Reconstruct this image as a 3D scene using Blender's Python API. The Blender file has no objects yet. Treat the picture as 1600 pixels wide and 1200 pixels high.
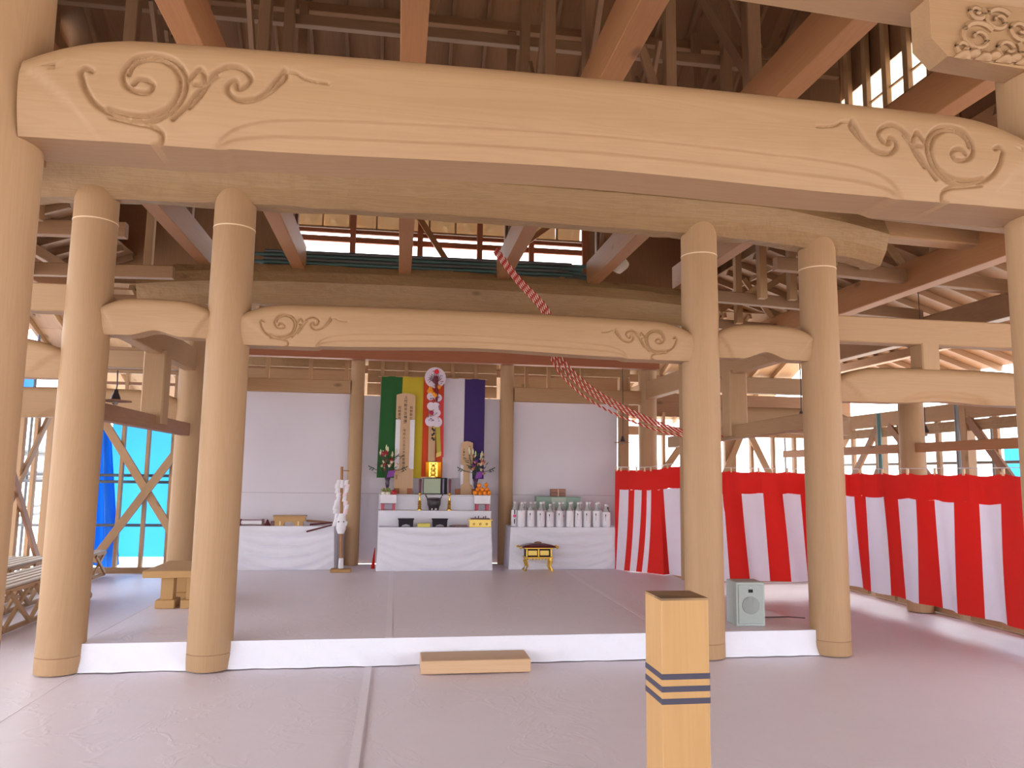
import bpy, math, random
import numpy as np
from mathutils import Vector, Matrix

R = random.Random(7)
PI = math.pi
SC = bpy.context.scene
COL = SC.collection

# ------------------------------------------------------------------ camera
CAM_F, YAW, PITCH, ROLL, EYE = 1173.3, 0.14904, 0.11993, 0.013056, 1.7
cy, sy, cp, sp = math.cos(YAW), math.sin(YAW), math.cos(PITCH), math.sin(PITCH)
fw = Vector((sy * cp, cy * cp, sp))
r0 = Vector((cy, -sy, 0))
u0 = r0.cross(fw)
cr, sr = math.cos(ROLL), math.sin(ROLL)
rt = r0 * cr + u0 * sr
up = -r0 * sr + u0 * cr
cam_d = bpy.data.cameras.new('camera')
cam_d.sensor_width = 36.0
cam_d.lens = CAM_F / 1600 * 36
cam_d.clip_end = 300
cam = bpy.data.objects.new('camera', cam_d)
COL.objects.link(cam)
M = Matrix((rt, up, -fw)).transposed().to_4x4()
M.translation = Vector((0, 0, EYE))
cam.matrix_world = M
SC.camera = cam

# ------------------------------------------------------------------ light, exposure
SC.view_settings.view_transform = 'Standard'
SC.view_settings.look = 'None'
SC.view_settings.gamma = 1
SC.view_settings.use_curve_mapping = False
SC.view_settings.exposure = 1.58
w = bpy.data.worlds.new('sky')
SC.world = w
w.use_nodes = True
bg = w.node_tree.nodes['Background']
bg.inputs[0].default_value = (0.94, 0.965, 1.0, 1)
bg.inputs[1].default_value = 2.3
sun_d = bpy.data.lights.new('sun', 'SUN')
sun_d.energy = 5.5
sun_d.angle = 0.03
sun_d.color = (1.0, 0.95, 0.87)
sun = bpy.data.objects.new('sun', sun_d)
COL.objects.link(sun)
sun.rotation_euler = Vector((-0.45, -0.12, -0.88)).to_track_quat('-Z', 'Y').to_euler()
SC.cycles.use_denoising = True
SC.cycles.max_bounces = 10
SC.cycles.diffuse_bounces = 7


# ------------------------------------------------------------------ materials
def new_mat(name):
    m = bpy.data.materials.new(name)
    m.use_nodes = True
    nt = m.node_tree
    return m, nt, nt.nodes['Principled BSDF']


def plain(name, col, rough=0.6, metal=0.0, trans=0.0, bump=0.0, bscale=30, coat=0.0):
    m, nt, b = new_mat(name)
    b.inputs['Base Color'].default_value = (*col, 1)
    b.inputs['Roughness'].default_value = rough
    b.inputs['Metallic'].default_value = metal
    if trans:
        b.inputs['Transmission Weight'].default_value = trans
    if coat:
        b.inputs['Coat Weight'].default_value = coat
    tc = nt.nodes.new('ShaderNodeTexCoord')
    n = nt.nodes.new('ShaderNodeTexNoise')
    n.inputs['Scale'].default_value = bscale
    n.inputs['Detail'].default_value = 4
    nt.links.new(tc.outputs['Object'], n.inputs['Vector'])
    mx = nt.nodes.new('ShaderNodeMix')
    mx.data_type = 'RGBA'
    mx.inputs[6].default_value = (*[c * 0.93 for c in col], 1)
    mx.inputs[7].default_value = (*[min(1, c * 1.05) for c in col], 1)
    nt.links.new(n.outputs['Fac'], mx.inputs[0])
    nt.links.new(mx.outputs[2], b.inputs['Base Color'])
    if bump:
        bp = nt.nodes.new('ShaderNodeBump')
        bp.inputs['Strength'].default_value = bump
        bp.inputs['Distance'].default_value = 0.02
        nt.links.new(n.outputs['Fac'], bp.inputs['Height'])
        nt.links.new(bp.outputs['Normal'], b.inputs['Normal'])
    return m


WOODC = {
    'hinoki': ((0.40, 0.247, 0.127), (0.335, 0.193, 0.093), 0.06),
    'log': ((0.34, 0.21, 0.095), (0.21, 0.115, 0.048), 0.06),
    'cedar': ((0.36, 0.165, 0.062), (0.28, 0.115, 0.04), 0.1),
    'frame': ((0.40, 0.24, 0.12), (0.31, 0.17, 0.075), 0.16),
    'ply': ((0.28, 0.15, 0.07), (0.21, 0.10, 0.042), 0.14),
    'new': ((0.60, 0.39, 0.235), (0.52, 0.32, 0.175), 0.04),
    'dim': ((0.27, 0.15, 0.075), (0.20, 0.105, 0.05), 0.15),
    'brown': ((0.30, 0.15, 0.08), (0.22, 0.10, 0.05), 0.06),
    'golden': ((0.46, 0.265, 0.10), (0.39, 0.215, 0.075), 0.04),
    'grey': ((0.50, 0.42, 0.34), (0.40, 0.33, 0.26), 0.1),
    'redwood': ((0.36, 0.12, 0.05), (0.28, 0.08, 0.03), 0.05),
}
_w = {}


def wood(key, ax='X'):
    if (key, ax) in _w:
        return _w[(key, ax)]
    lt, dk, var = WOODC[key]
    m, nt, b = new_mat('wood_%s_%s' % (key, ax))
    N, L = nt.nodes.new, nt.links.new
    tc = N('ShaderNodeTexCoord')
    oi = N('ShaderNodeObjectInfo')
    ad = N('ShaderNodeVectorMath'); ad.operation = 'ADD'
    ml = N('ShaderNodeMath'); ml.operation = 'MULTIPLY'; ml.inputs[1].default_value = 31.7
    L(oi.outputs['Random'], ml.inputs[0])
    L(tc.outputs['Object'], ad.inputs[0]); L(ml.outputs[0], ad.inputs[1])
    mp = N('ShaderNodeMapping')
    s = {'X': (0.35, 7, 7), 'Y': (7, 0.35, 7), 'Z': (7, 7, 0.35)}[ax]
    mp.inputs['Scale'].default_value = s
    L(ad.outputs[0], mp.inputs['Vector'])
    n1 = N('ShaderNodeTexNoise'); n1.inputs['Scale'].default_value = 1.6
    n1.inputs['Detail'].default_value = 3; n1.inputs['Distortion'].default_value = 0.7
    L(mp.outputs[0], n1.inputs['Vector'])
    wv = N('ShaderNodeMath'); wv.operation = 'MULTIPLY'; wv.inputs[1].default_value = 60
    L(n1.outputs['Fac'], wv.inputs[0])
    sn = N('ShaderNodeMath'); sn.operation = 'SINE'; L(wv.outputs[0], sn.inputs[0])
    mr = N('ShaderNodeMapRange'); mr.inputs[1].default_value = -1; mr.inputs[2].default_value = 1
    mr.inputs[3].default_value = 0.25; mr.inputs[4].default_value = 0.75
    L(sn.outputs[0], mr.inputs[0])
    n2 = N('ShaderNodeTexNoise'); n2.inputs['Scale'].default_value = 0.9; n2.inputs['Detail'].default_value = 2
    L(ad.outputs[0], n2.inputs['Vector'])
    av = N('ShaderNodeMath'); av.operation = 'ADD'; L(mr.outputs[0], av.inputs[0]); L(n2.outputs['Fac'], av.inputs[1])
    hf = N('ShaderNodeMath'); hf.operation = 'MULTIPLY'; hf.inputs[1].default_value = 0.55; L(av.outputs[0], hf.inputs[0])
    mx = N('ShaderNodeMix'); mx.data_type = 'RGBA'
    mx.inputs[6].default_value = (*dk, 1); mx.inputs[7].default_value = (*lt, 1)
    L(hf.outputs[0], mx.inputs[0])
    src = mx.outputs[2]
    if key in ('log', 'ply', 'cedar', 'frame'):      # knots
        vo = N('ShaderNodeTexVoronoi'); vo.inputs['Scale'].default_value = 1.7
        mk = N('ShaderNodeMapping')
        mk.inputs['Scale'].default_value = {'X': (0.8, 1.6, 1.6), 'Y': (1.6, 0.8, 1.6), 'Z': (1.6, 1.6, 0.8)}[ax]
        L(ad.outputs[0], mk.inputs['Vector']); L(mk.outputs[0], vo.inputs['Vector'])
        kr = N('ShaderNodeMapRange'); kr.inputs[1].default_value = 0.05; kr.inputs[2].default_value = 0.13
        kr.inputs[3].default_value = 0.75; kr.inputs[4].default_value = 0.0
        L(vo.outputs['Distance'], kr.inputs[0])
        m2 = N('ShaderNodeMix'); m2.data_type = 'RGBA'
        m2.inputs[7].default_value = (*[c * 0.4 for c in dk], 1)
        L(kr.outputs[0], m2.inputs[0]); L(src, m2.inputs[6]); src = m2.outputs[2]
    hv = N('ShaderNodeHueSaturation')
    vr = N('ShaderNodeMapRange'); vr.inputs[3].default_value = 1 - var; vr.inputs[4].default_value = 1 + var
    L(oi.outputs['Random'], vr.inputs[0]); L(vr.outputs[0], hv.inputs['Value'])
    L(src, hv.inputs['Color'])
    L(hv.outputs[0], b.inputs['Base Color'])
    b.inputs['Roughness'].default_value = 0.6
    bp = N('ShaderNodeBump'); bp.inputs['Strength'].default_value = 0.08; bp.inputs['Distance'].default_value = 0.01
    L(hf.outputs[0], bp.inputs['Height']); L(bp.outputs['Normal'], b.inputs['Normal'])
    if key == 'log':
        n3 = N('ShaderNodeTexNoise'); n3.inputs['Scale'].default_value = 7; n3.inputs['Detail'].default_value = 3
        L(ad.outputs[0], n3.inputs['Vector'])
        b2 = N('ShaderNodeBump'); b2.inputs['Strength'].default_value = 0.6; b2.inputs['Distance'].default_value = 0.04
        L(n3.outputs['Fac'], b2.inputs['Height']); L(bp.outputs['Normal'], b2.inputs['Normal'])
        L(b2.outputs['Normal'], b.inputs['Normal'])
    _w[(key, ax)] = m
    return m


def sheet_mat(name, col, rough, bump, wr=2.2, trans=0.0):
    """plastic / cloth sheet with long soft creases"""
    m, nt, b = new_mat(name)
    N, L = nt.nodes.new, nt.links.new
    tc = N('ShaderNodeTexCoord')
    n = N('ShaderNodeTexNoise'); n.inputs['Scale'].default_value = wr; n.inputs['Detail'].default_value = 5
    n.inputs['Distortion'].default_value = 1.2
    L(tc.outputs['Object'], n.inputs['Vector'])
    v = N('ShaderNodeTexVoronoi'); v.feature = 'DISTANCE_TO_EDGE'; v.inputs['Scale'].default_value = wr * 0.55
    mp = N('ShaderNodeMapping'); mp.inputs['Rotation'].default_value = (0, 0, 0.5); mp.inputs['Scale'].default_value = (1, 0.6, 1)
    L(tc.outputs['Object'], mp.inputs['Vector'])
    nd = N('ShaderNodeVectorMath'); nd.operation = 'ADD'
    L(mp.outputs[0], nd.inputs[0]); L(n.outputs['Color'], nd.inputs[1]); L(nd.outputs[0], v.inputs['Vector'])
    r = N('ShaderNodeMapRange'); r.inputs[1].default_value = 0.0; r.inputs[2].default_value = 0.05
    r.inputs[3].default_value = 1.0; r.inputs[4].default_value = 0.0
    L(v.outputs['Distance'], r.inputs[0])
    a = N('ShaderNodeMath'); a.operation = 'MULTIPLY_ADD'; a.inputs[1].default_value = 0.35
    L(r.outputs[0], a.inputs[0]); L(n.outputs['Fac'], a.inputs[2])
    bp = N('ShaderNodeBump'); bp.inputs['Strength'].default_value = bump; bp.inputs['Distance'].default_value = 0.03
    L(a.outputs[0], bp.inputs['Height']); L(bp.outputs['Normal'], b.inputs['Normal'])
    mx = N('ShaderNodeMix'); mx.data_type = 'RGBA'
    mx.inputs[6].default_value = (*[c * 0.95 for c in col], 1); mx.inputs[7].default_value = (*col, 1)
    L(n.outputs['Fac'], mx.inputs[0]); L(mx.outputs[2], b.inputs['Base Color'])
    b.inputs['Roughness'].default_value = rough
    if trans:
        tr = N('ShaderNodeBsdfTranslucent'); ms = N('ShaderNodeMixShader'); ms.inputs[0].default_value = trans
        L(mx.outputs[2], tr.inputs['Color'])
        L(b.outputs[0], ms.inputs[1]); L(tr.outputs[0], ms.inputs[2])
        L(ms.outputs[0], nt.nodes['Material Output'].inputs['Surface'])
    return m


FLOOR = sheet_mat('white_floor_sheet', (0.80, 0.74, 0.82), 0.42, 0.16)
CLOTH = sheet_mat('white_cloth', (0.74, 0.74, 0.83), 0.8, 0.10, 3.0)
WALLSHEET = sheet_mat('white_wall_sheet', (0.70, 0.655, 0.71), 0.7, 0.12, 1.2, 0.14)
TARP = sheet_mat('blue_tarp', (0.20, 0.60, 0.90), 0.5, 0.15, 2.0, 0.8)
TARPD = sheet_mat('dark_blue_tarp', (0.07, 0.38, 0.82), 0.5, 0.15, 2.0, 0.6)
MEMBRANE = sheet_mat('white_membrane', (0.85, 0.80, 0.72), 0.6, 0.12, 2.0, 0.6)
REDC = sheet_mat('red_cloth', (0.78, 0.04, 0.03), 0.8, 0.12, 4.0, 0.52)
WHITEC = sheet_mat('white_curtain_cloth', (0.84, 0.79, 0.86), 0.8, 0.12, 4.0, 0.52)
BAND = {k: plain('banner_' + k, c, 0.8, bscale=8) for k, c in {
    'green': (0.012, 0.10, 0.018), 'yellow': (0.50, 0.38, 0.02), 'orange': (0.60, 0.06, 0.012),
    'white': (0.60, 0.55, 0.62), 'purple': (0.035, 0.013, 0.11)}.items()}
PAPER = plain('white_paper', (0.78, 0.76, 0.82), 0.8)
GOLD = plain('gold', (0.85, 0.55, 0.10), 0.28, 0.9)
GOLDP = plain('gold_paper', (0.80, 0.58, 0.14), 0.4, 0.3)
BLACK = plain('black_lacquer', (0.018, 0.015, 0.02), 0.5)
BLACK.node_tree.nodes['Principled BSDF'].inputs['Specular IOR Level'].default_value = 0.15
DARK = plain('dark_iron', (0.03, 0.022, 0.028), 0.45)
MAROON = plain('maroon_lacquer', (0.11, 0.02, 0.03), 0.3)
REDLEG = plain('red_lacquer', (0.42, 0.03, 0.08), 0.4)
CANDLE = plain('dark_red_candle', (0.12, 0.015, 0.03), 0.5)
STEEL = plain('scaffold_steel', (0.16, 0.17, 0.18), 0.5, 0.3)
TEAL = plain('teal_painted_steel', (0.10, 0.20, 0.20), 0.5, 0.2)
GREYP = plain('grey_plastic', (0.42, 0.47, 0.46), 0.55)
GREYG = plain('speaker_grille', (0.30, 0.33, 0.32), 0.8, bump=0.3, bscale=300)
INK = plain('ink', (0.03, 0.02, 0.02), 0.8)
NAVY = plain('navy_band', (0.035, 0.03, 0.06), 0.6)
GREENB = plain('pale_green_box', (0.26, 0.36, 0.30), 0.7)
PINK = plain('pink_paper', (0.8, 0.10, 0.25), 0.7)
LEAF = plain('leaf_green', (0.05, 0.12, 0.03), 0.6)
LEAFD = plain('dark_leaf', (0.03, 0.06, 0.03), 0.6)
ORANGE = plain('orange_peel', (0.85, 0.26, 0.01), 0.5, bump=0.1, bscale=200)
APPLE = plain('red_apple', (0.45, 0.02, 0.03), 0.35)
RADISH = plain('white_radish', (0.75, 0.72, 0.60), 0.5)
GREENV = plain('cabbage_green', (0.28, 0.34, 0.06), 0.6, bump=0.4, bscale=60)
CREAM = plain('cream_petal', (0.80, 0.62, 0.45), 0.7)
PEACH = plain('peach_petal', (0.72, 0.28, 0.20), 0.7)
REDF = plain('deep_red_petal', (0.35, 0.03, 0.04), 0.7)
PURPF = plain('purple_ribbon', (0.22, 0.04, 0.32), 0.6)
GLASSB = plain('bottle_glass', (0.62, 0.62, 0.64), 0.2, trans=0.35)
MEMTAN = sheet_mat('tan_membrane', (0.52, 0.40, 0.27), 0.6, 0.2, 3.0, 0.35)
TAPE = plain('translucent_tape', (0.82, 0.77, 0.84), 0.35)
ROPER = plain('red_rope', (0.42, 0.035, 0.022), 0.8)
ROPEW = plain('white_rope', (0.80, 0.60, 0.50), 0.8)
GROUND = plain('site_ground', (0.48, 0.45, 0.42), 0.9, bump=0.4, bscale=3)
PALEW = plain('pale_line', (0.72, 0.55, 0.36), 0.7)


# ------------------------------------------------------------------ builders
def mesh(name, v, f, mats, smooth=False, fm=None):
    me = bpy.data.meshes.new(name)
    me.from_pydata([tuple(p) for p in v], [], [tuple(q) for q in f])
    for m in (mats if isinstance(mats, (list, tuple)) else [mats]):
        me.materials.append(m)
    if smooth:
        me.polygons.foreach_set('use_smooth', [True] * len(me.polygons))
    if fm is not None:
        me.polygons.foreach_set('material_index', fm)
    me.update()
    return me


def link(name, me, parent=None, loc=None, mat=None):
    o = bpy.data.objects.new(name, me)
    COL.objects.link(o)
    if parent is not None:
        o.parent = parent
    if mat is not None:
        o.matrix_basis = mat
    elif loc is not None:
        o.location = loc
    return o


def tag(o, label=None, cat=None, group=None, kind=None):
    if label: o['label'] = label
    if cat: o['category'] = cat
    if group: o['group'] = group
    if kind: o['kind'] = kind
    return o


def thing(name, label, cat, loc=(0, 0, 0), group=None, rz=0):
    o = bpy.data.objects.new(name, None)
    o.empty_display_size = 0.1
    COL.objects.link(o)
    o.location = loc
    o.rotation_euler = (0, 0, rz)
    return tag(o, label, cat, group)


def structure(name, loc=(0, 0, 0), label=None):
    o = bpy.data.objects.new(name, None)
    COL.objects.link(o)
    o.location = loc
    o['kind'] = 'structure'
    if label: o['label'] = label
    return o


def dup(root, loc=None, label=None, group=None, rz=None):
    r = root.copy()
    COL.objects.link(r)
    if loc is not None: r.location = loc
    if rz is not None: r.rotation_euler = (0, 0, rz)
    if label: r['label'] = label
    if group: r['group'] = group
    for ch in list(root.children):
        c = ch.copy(); COL.objects.link(c); c.parent = r
        for g in list(ch.children):
            d = g.copy(); COL.objects.link(d); d.parent = c
    return r


class MB:
    def __init__(s):
        s.v, s.f, s.m = [], [], []

    def add(s, v, f, mi=0):
        n = len(s.v)
        s.v += [tuple(p) for p in v]
        s.f += [tuple(i + n for i in q) for q in f]
        s.m += [mi] * len(f)
        return s

    def box(s, c, d, ch=0.0, rz=0, mi=0):
        x, y, z = d[0] / 2, d[1] / 2, d[2] / 2
        if ch <= 0:
            v = [(sx * x, sy_ * y, sz * z) for sz in (-1, 1) for sy_ in (-1, 1) for sx in (-1, 1)]
            f = [(0, 2, 3, 1), (4, 5, 7, 6), (0, 1, 5, 4), (2, 6, 7, 3), (0, 4, 6, 2), (1, 3, 7, 5)]
        else:
            ring = [(-x + ch, -y), (x - ch, -y), (x, -y + ch), (x, y - ch), (x - ch, y), (-x + ch, y), (-x, y - ch), (-x, -y + ch)]
            ins = [(px * (1 - ch / x), py * (1 - ch / y)) for px, py in ring]
            lv = [(ins, -z), (ring, -z + ch), (ring, z - ch), (ins, z)]
            v = [(px, py, zz) for rg, zz in lv for px, py in rg]
            f = [tuple(range(7, -1, -1)), tuple(range(24, 32))]
            for l in range(3):
                for i in range(8):
                    j = (i + 1) % 8
                    f.append((l * 8 + i, l * 8 + j, l * 8 + 8 + j, l * 8 + 8 + i))
        ca, sa = math.cos(rz), math.sin(rz)
        v = [(c[0] + p[0] * ca - p[1] * sa, c[1] + p[0] * sa + p[1] * ca, c[2] + p[2]) for p in v]
        return s.add(v, f, mi)

    def lathe(s, prof, n=24, c=(0, 0, 0), mi=0, caps=True, sx=1, sy_=1):
        v, f = [], []
        for r, z in prof:
            for i in range(n):
                a = 2 * PI * i / n
                v.append((c[0] + r * math.cos(a) * sx, c[1] + r * math.sin(a) * sy_, c[2] + z))
        for k in range(len(prof) - 1):
            for i in range(n):
                j = (i + 1) % n
                f.append((k * n + i, k * n + j, k * n + n + j, k * n + n + i))
        if caps:
            f.append(tuple(range(n - 1, -1, -1)))
            f.append(tuple(range((len(prof) - 1) * n, len(prof) * n)))
        return s.add(v, f, mi)

    def tube(s, path, r, n=8, mi=0, taper=None):
        P = [Vector(p) for p in path]
        v, f = [], []
        ref = Vector((0, 0, 1))
        for i, p in enumerate(P):
            t = (P[min(i + 1, len(P) - 1)] - P[max(i - 1, 0)]).normalized()
            rf = ref if abs(t.z) < 0.95 else Vector((1, 0, 0))
            a = t.cross(rf).normalized(); b = t.cross(a)
            rr = r if taper is None else r * taper[i]
            for k in range(n):
                q = 2 * PI * k / n
                v.append(p + a * (rr * math.cos(q)) + b * (rr * math.sin(q)))
        for i in range(len(P) - 1):
            for k in range(n):
                l = (k + 1) % n
                f.append((i * n + k, i * n + l, i * n + n + l, i * n + n + k))
        f.append(tuple(range(n - 1, -1, -1)))
        f.append(tuple(range((len(P) - 1) * n, len(P) * n)))
        return s.add(v, f, mi)

    def prism(s, outline, y0, y1, mi=0):
        """outline in (x, z), counter-clockwise seen from -Y; extruded y0..y1"""
        n = len(outline)
        v = [(x, y0, z) for x, z in outline] + [(x, y1, z) for x, z in outline]
        f = [tuple(range(n)), tuple(range(2 * n - 1, n - 1, -1))]
        for i in range(n):
            j = (i + 1) % n
            f.append((i, i + n, j + n, j))
        return s.add(v, f, mi)

    def grid(s, fn, nu, nv, mi=0, thick=None):
        """fn(u,v)->point; thick: offset vector gives a closed slab"""
        v = [fn(i / nu, j / nv) for j in range(nv + 1) for i in range(nu + 1)]
        W = nu + 1
        f = [(j * W + i, j * W + i + 1, (j + 1) * W + i + 1, (j + 1) * W + i) for j in range(nv) for i in range(nu)]
        if thick is not None:
            T = Vector(thick); n = len(v)
            v2 = [Vector(p) + T for p in v]
            f2 = [tuple(n + q for q in reversed(t)) for t in f]
            rim = [i for i in range(W)] + [j * W + nu for j in range(1, nv + 1)] + [nv * W + i for i in range(nu - 1, -1, -1)] + [j * W for j in range(nv - 1, 0, -1)]
            f3 = [(rim[k], n + rim[k], n + rim[(k + 1) % len(rim)], rim[(k + 1) % len(rim)]) for k in range(len(rim))]
            v = [Vector(p) for p in v] + v2; f = f + f2 + f3
        return s.add(v, f, mi)

    def ball(s, c, r, n=10, m=6, mi=0, sz=1.0):
        prof = [(max(1e-4, r * math.sin(PI * k / m)), -r * sz * math.cos(PI * k / m)) for k in range(m + 1)]
        return s.lathe(prof, n, c, mi)

    def build(s, name, mats, parent=None, smooth=False, local=False):
        off = Vector((0, 0, 0))
        if parent is not None and not local:
            p = parent
            while p is not None:
                off += p.location; p = p.parent
        v = s.v if off.length == 0 else [(p[0] - off.x, p[1] - off.y, p[2] - off.z) for p in s.v]
        me = mesh(name, v, s.f, mats, smooth, s.m if isinstance(mats, (list, tuple)) and len(mats) > 1 else None)
        if smooth:
            try: me.set_sharp_from_angle(angle=math.radians(40))
            except Exception: pass
        return link(name, me, parent)


_tm = {}


def timber(name, a, b, w, h, key, parent=None, ch=None, upv=(0, 0, 1)):
    """squared timber from a to b (centre line), w wide, h high; local X along the grain"""
    a, b = Vector(a), Vector(b)
    L = (b - a).length
    ch = min(w, h) * 0.06 if ch is None else ch
    k = (round(L, 3), round(w, 3), round(h, 3), key)
    if k not in _tm:
        y, z = w / 2, h / 2
        ring = [(-y + ch, -z), (y - ch, -z), (y, -z + ch), (y, z - ch), (y - ch, z), (-y + ch, z), (-y, z - ch), (-y, -z + ch)]
        v = [(-L / 2, p, q) for p, q in ring] + [(L / 2, p, q) for p, q in ring]
        f = [tuple(range(7, -1, -1)), tuple(range(8, 16))]
        f += [(i, (i + 1) % 8, 8 + (i + 1) % 8, 8 + i) for i in range(8)]
        _tm[k] = mesh('timber', v, f, wood(key, 'X'))
    x = (b - a).normalized()
    U = Vector(upv)
    if abs(x.dot(U)) > 0.98: U = Vector((0, 1, 0))
    yv = U.cross(x).normalized(); zv = x.cross(yv)
    m = Matrix((x, yv, zv)).transposed().to_4x4()
    m.translation = (a + b) / 2
    if parent is not None:
        m.translation -= parent.location
    return link(name, _tm[k], parent, mat=m)


def text_mesh(name, body, size, mat, parent, loc, rx=PI / 2, rz=0, sp_=1.0, bold=0.0, local=True):
    cu = bpy.data.curves.new(name, 'FONT')
    cu.body = body; cu.size = size; cu.align_x = 'CENTER'; cu.space_line = sp_
    cu.extrude = 0.0008; cu.resolution_u = 2; cu.offset = bold
    t = bpy.data.objects.new(name + '_curve', cu)
    COL.objects.link(t)
    dg = bpy.context.evaluated_depsgraph_get()
    me = bpy.data.meshes.new_from_object(t.evaluated_get(dg))
    bpy.data.objects.remove(t)
    me.materials.clear(); me.materials.append(mat)
    o = link(name, me, parent)
    o.location = loc; o.rotation_euler = (rx, 0, rz)
    return o


def sm(x, a, b):
    t = np.clip((x - a) / (b - a), 0, 1)
    return t * t * (3 - 2 * t)


# =================================================================== SETTING
ground = structure('ground', label='pale bare ground of the building site outside')
MB().grid(lambda u, v: (-90 + 180 * u, -60 + 180 * v, -0.55), 4, 4).build('earth', GROUND, ground)

floor = structure('floor')
PH = 0.225                                            # platform height
MB().box((1.4, 5.0, -0.12), (18.0, 18.4, 0.20)).build('floor_slab', wood('frame', 'X'), floor)
# sheets laid side by side over the floor, each a little lower than the next at its lap
xs = [-7.6, -5.0, -2.66, -0.18, 1.9, 4.16, 6.9]
for i in range(len(xs) - 1):
    a, b = xs[i] - 0.05, xs[i + 1] + 0.05
    dz = 0.001 * (i % 2)

    def fl(u, v, a=a, b=b, i=i, dz=dz):
        x, y = a + (b - a) * u, -4.0 + 18.0 * v
        return (x, y, -0.012 + dz + 0.003 * math.sin(7 * x + 2.3 * y + i) * math.sin(3.1 * y - x))
    MB().grid(fl, 14, 90, thick=(0, 0, -0.004)).build('floor_sheet', FLOOR, floor, True)

plat = structure('platform', label='low raised platform wrapped in white plastic sheet')
MB().box((0.75, 9.85, PH / 2 - 0.012), (6.7, 5.5, PH - 0.02)).build('platform_core', wood('frame', 'X'), plat)
px = [-2.62, -0.03, 2.6, 4.14]
for i in range(3):
    a, b = px[i], px[i + 1] + 0.02
    if i == 2: b = 4.14

    def pf(u, v, a=a, b=b, i=i):
        x, y = a + (b - a) * u, 7.06 + 5.62 * v
        return (x, y, PH + 0.002 * (i % 2) + 0.002 * math.sin(5 * x + 2 * y) * math.sin(4 * y - 2 * x))
    MB().grid(pf, 24, 50, thick=(0, 0, -0.004)).build('cover_sheet', FLOOR, plat, True)


def riser(x0, x1, seed):
    rr = random.Random(seed)
    ph = [rr.uniform(0, 6) for _ in range(4)]

    def fn(u, v):
        x = x0 + (x1 - x0) * u
        b = 0.012 * math.sin(9 * x + ph[0]) * math.sin(3 * v + ph[1]) + 0.008 * math.sin(23 * x + 6 * v + ph[2])
        return (x, 7.05 - 0.03 * (1 - v) ** 2 - b * (1 - v * v), PH * v + 0.003 - 0.006 * (v < 0.01))
    return MB().grid(fn, max(6, int((x1 - x0) * 16)), 8, thick=(0, 0.006, 0)).build('riser_sheet', CLOTH, plat, True)


riser(-2.64, -1.72, 1); riser(-1.42, 2.81, 2); riser(3.14, 4.12, 3)
MB().grid(lambda u, v: (-2.63 - 0.02 * (1 - v), 7.05 + 5.6 * u, PH * v), 20, 3, thick=(0.006, 0, 0)).build('riser_sheet', FLOOR, plat, True)
MB().grid(lambda u, v: (4.145 + 0.02 * (1 - v), 7.05 + 5.6 * u, PH * v), 20, 3, thick=(-0.006, 0, 0)).build('riser_sheet', FLOOR, plat, True)
# strips of tape over the laps
for (xa, ya, xb, yb, z) in ((-0.03, 7.06, -0.05, 12.4, PH + 0.004), (-0.2, 2.0, -0.2, 6.98, 0.0), (2.6, 7.06, 2.62, 11.6, PH + 0.004)):
    dx = 0.03
    MB().grid(lambda u, v: (xa + (xb - xa) * v - dx + 2 * dx * u, ya + (yb - ya) * v, z), 1, 30, thick=(0, 0, 0.0015)).build('seam_tape', TAPE, floor if z < 0.1 else plat)

# =================================================================== COLUMNS
XL, XI, XR, XO = -2.78, -1.57, 2.98, 4.28
YA, YB, YC, YD = 2.97, 7.10, 10.60, 12.55


def column(label, x, y, r, z0, z1, ring=None, base=True, shoulder=True):
    t = thing('round_column', label, 'column', (x, y, z0))
    h = z1 - z0
    prof = [(r * 1.0, 0.0 if not base else 0.14), (r * 1.0, h * 0.3), (r * 0.985, h * 0.75), (r * 0.965, h - 0.14)]
    prof += [(r * 0.93, h - 0.06), (r * 0.78, h)] if shoulder else [(r * 0.96, h)]
    MB().lathe(prof, 40).build('shaft', wood('hinoki', 'Z'), t, True, True)
    if base:
        MB().lathe([(r * 1.0, 0.0), (r * 1.005, 0.02), (r * 1.005, 0.132), (r * 0.985, 0.135)], 40).build('column_base', wood('hinoki', 'Z'), t, True, True)
        MB().lathe([(r * 0.985, 0.13), (r * 0.985, 0.145)], 40).build('base_joint', wood('brown', 'Z'), t, True, True)
    if ring:
        k = ring - z0
        rr = r * (0.985 - 0.02 * max(0, (k / h - 0.75)) / 0.25) + 0.002
        MB().lathe([(rr, k - 0.006), (rr + 0.001, k), (rr, k + 0.006)], 40, caps=False).build('pale_ring', PALEW, t, True, True)
    return t


column('thick pale wooden column in the left foreground, cut off by the picture edge', XI, YA, 0.19, 0, 4.0)
column('pale wooden column at the far right edge carrying the near carved beam', XR, YA, 0.19, 0, 4.0)
column('outer left round wooden column with pale ring, standing left of the platform', XL, YB, 0.19, 0, 4.26, 3.92)
column('round wooden column at the left corner of the platform front step', XI, YB, 0.19, 0, 4.34, 3.93)
column('round wooden column right of the platform step, partly behind the banded post', XR, YB, 0.185, 0, 4.36, 3.93)
column('outer right round wooden column standing right of the grey speaker', XO, YB, 0.19, 0, 4.3, 3.86)
column('slimmer round column beside the blue tarp, its foot hidden by the low bench', XL, YC, 0.17, 0, 3.95)
column('round column behind the right platform column with rope passing before it', XO, YC, 0.17, 0, 3.9)
column('slender round column just left of the five-coloured banner', -0.69, YD, 0.115, PH, 3.55, base=False, shoulder=False)
column('slender round column between the altar and the table of bottles', 1.80, YD, 0.12, PH, 3.55, base=False, shoulder=False)
column('round column in the right rear corner behind the red curtain end', XO, YD, 0.16, 0, 3.55, base=False, shoulder=False)
column('round column rising from behind the striped curtain on the right', 6.82, 9.18, 0.16, 0, 3.0, base=False, shoulder=False)
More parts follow.
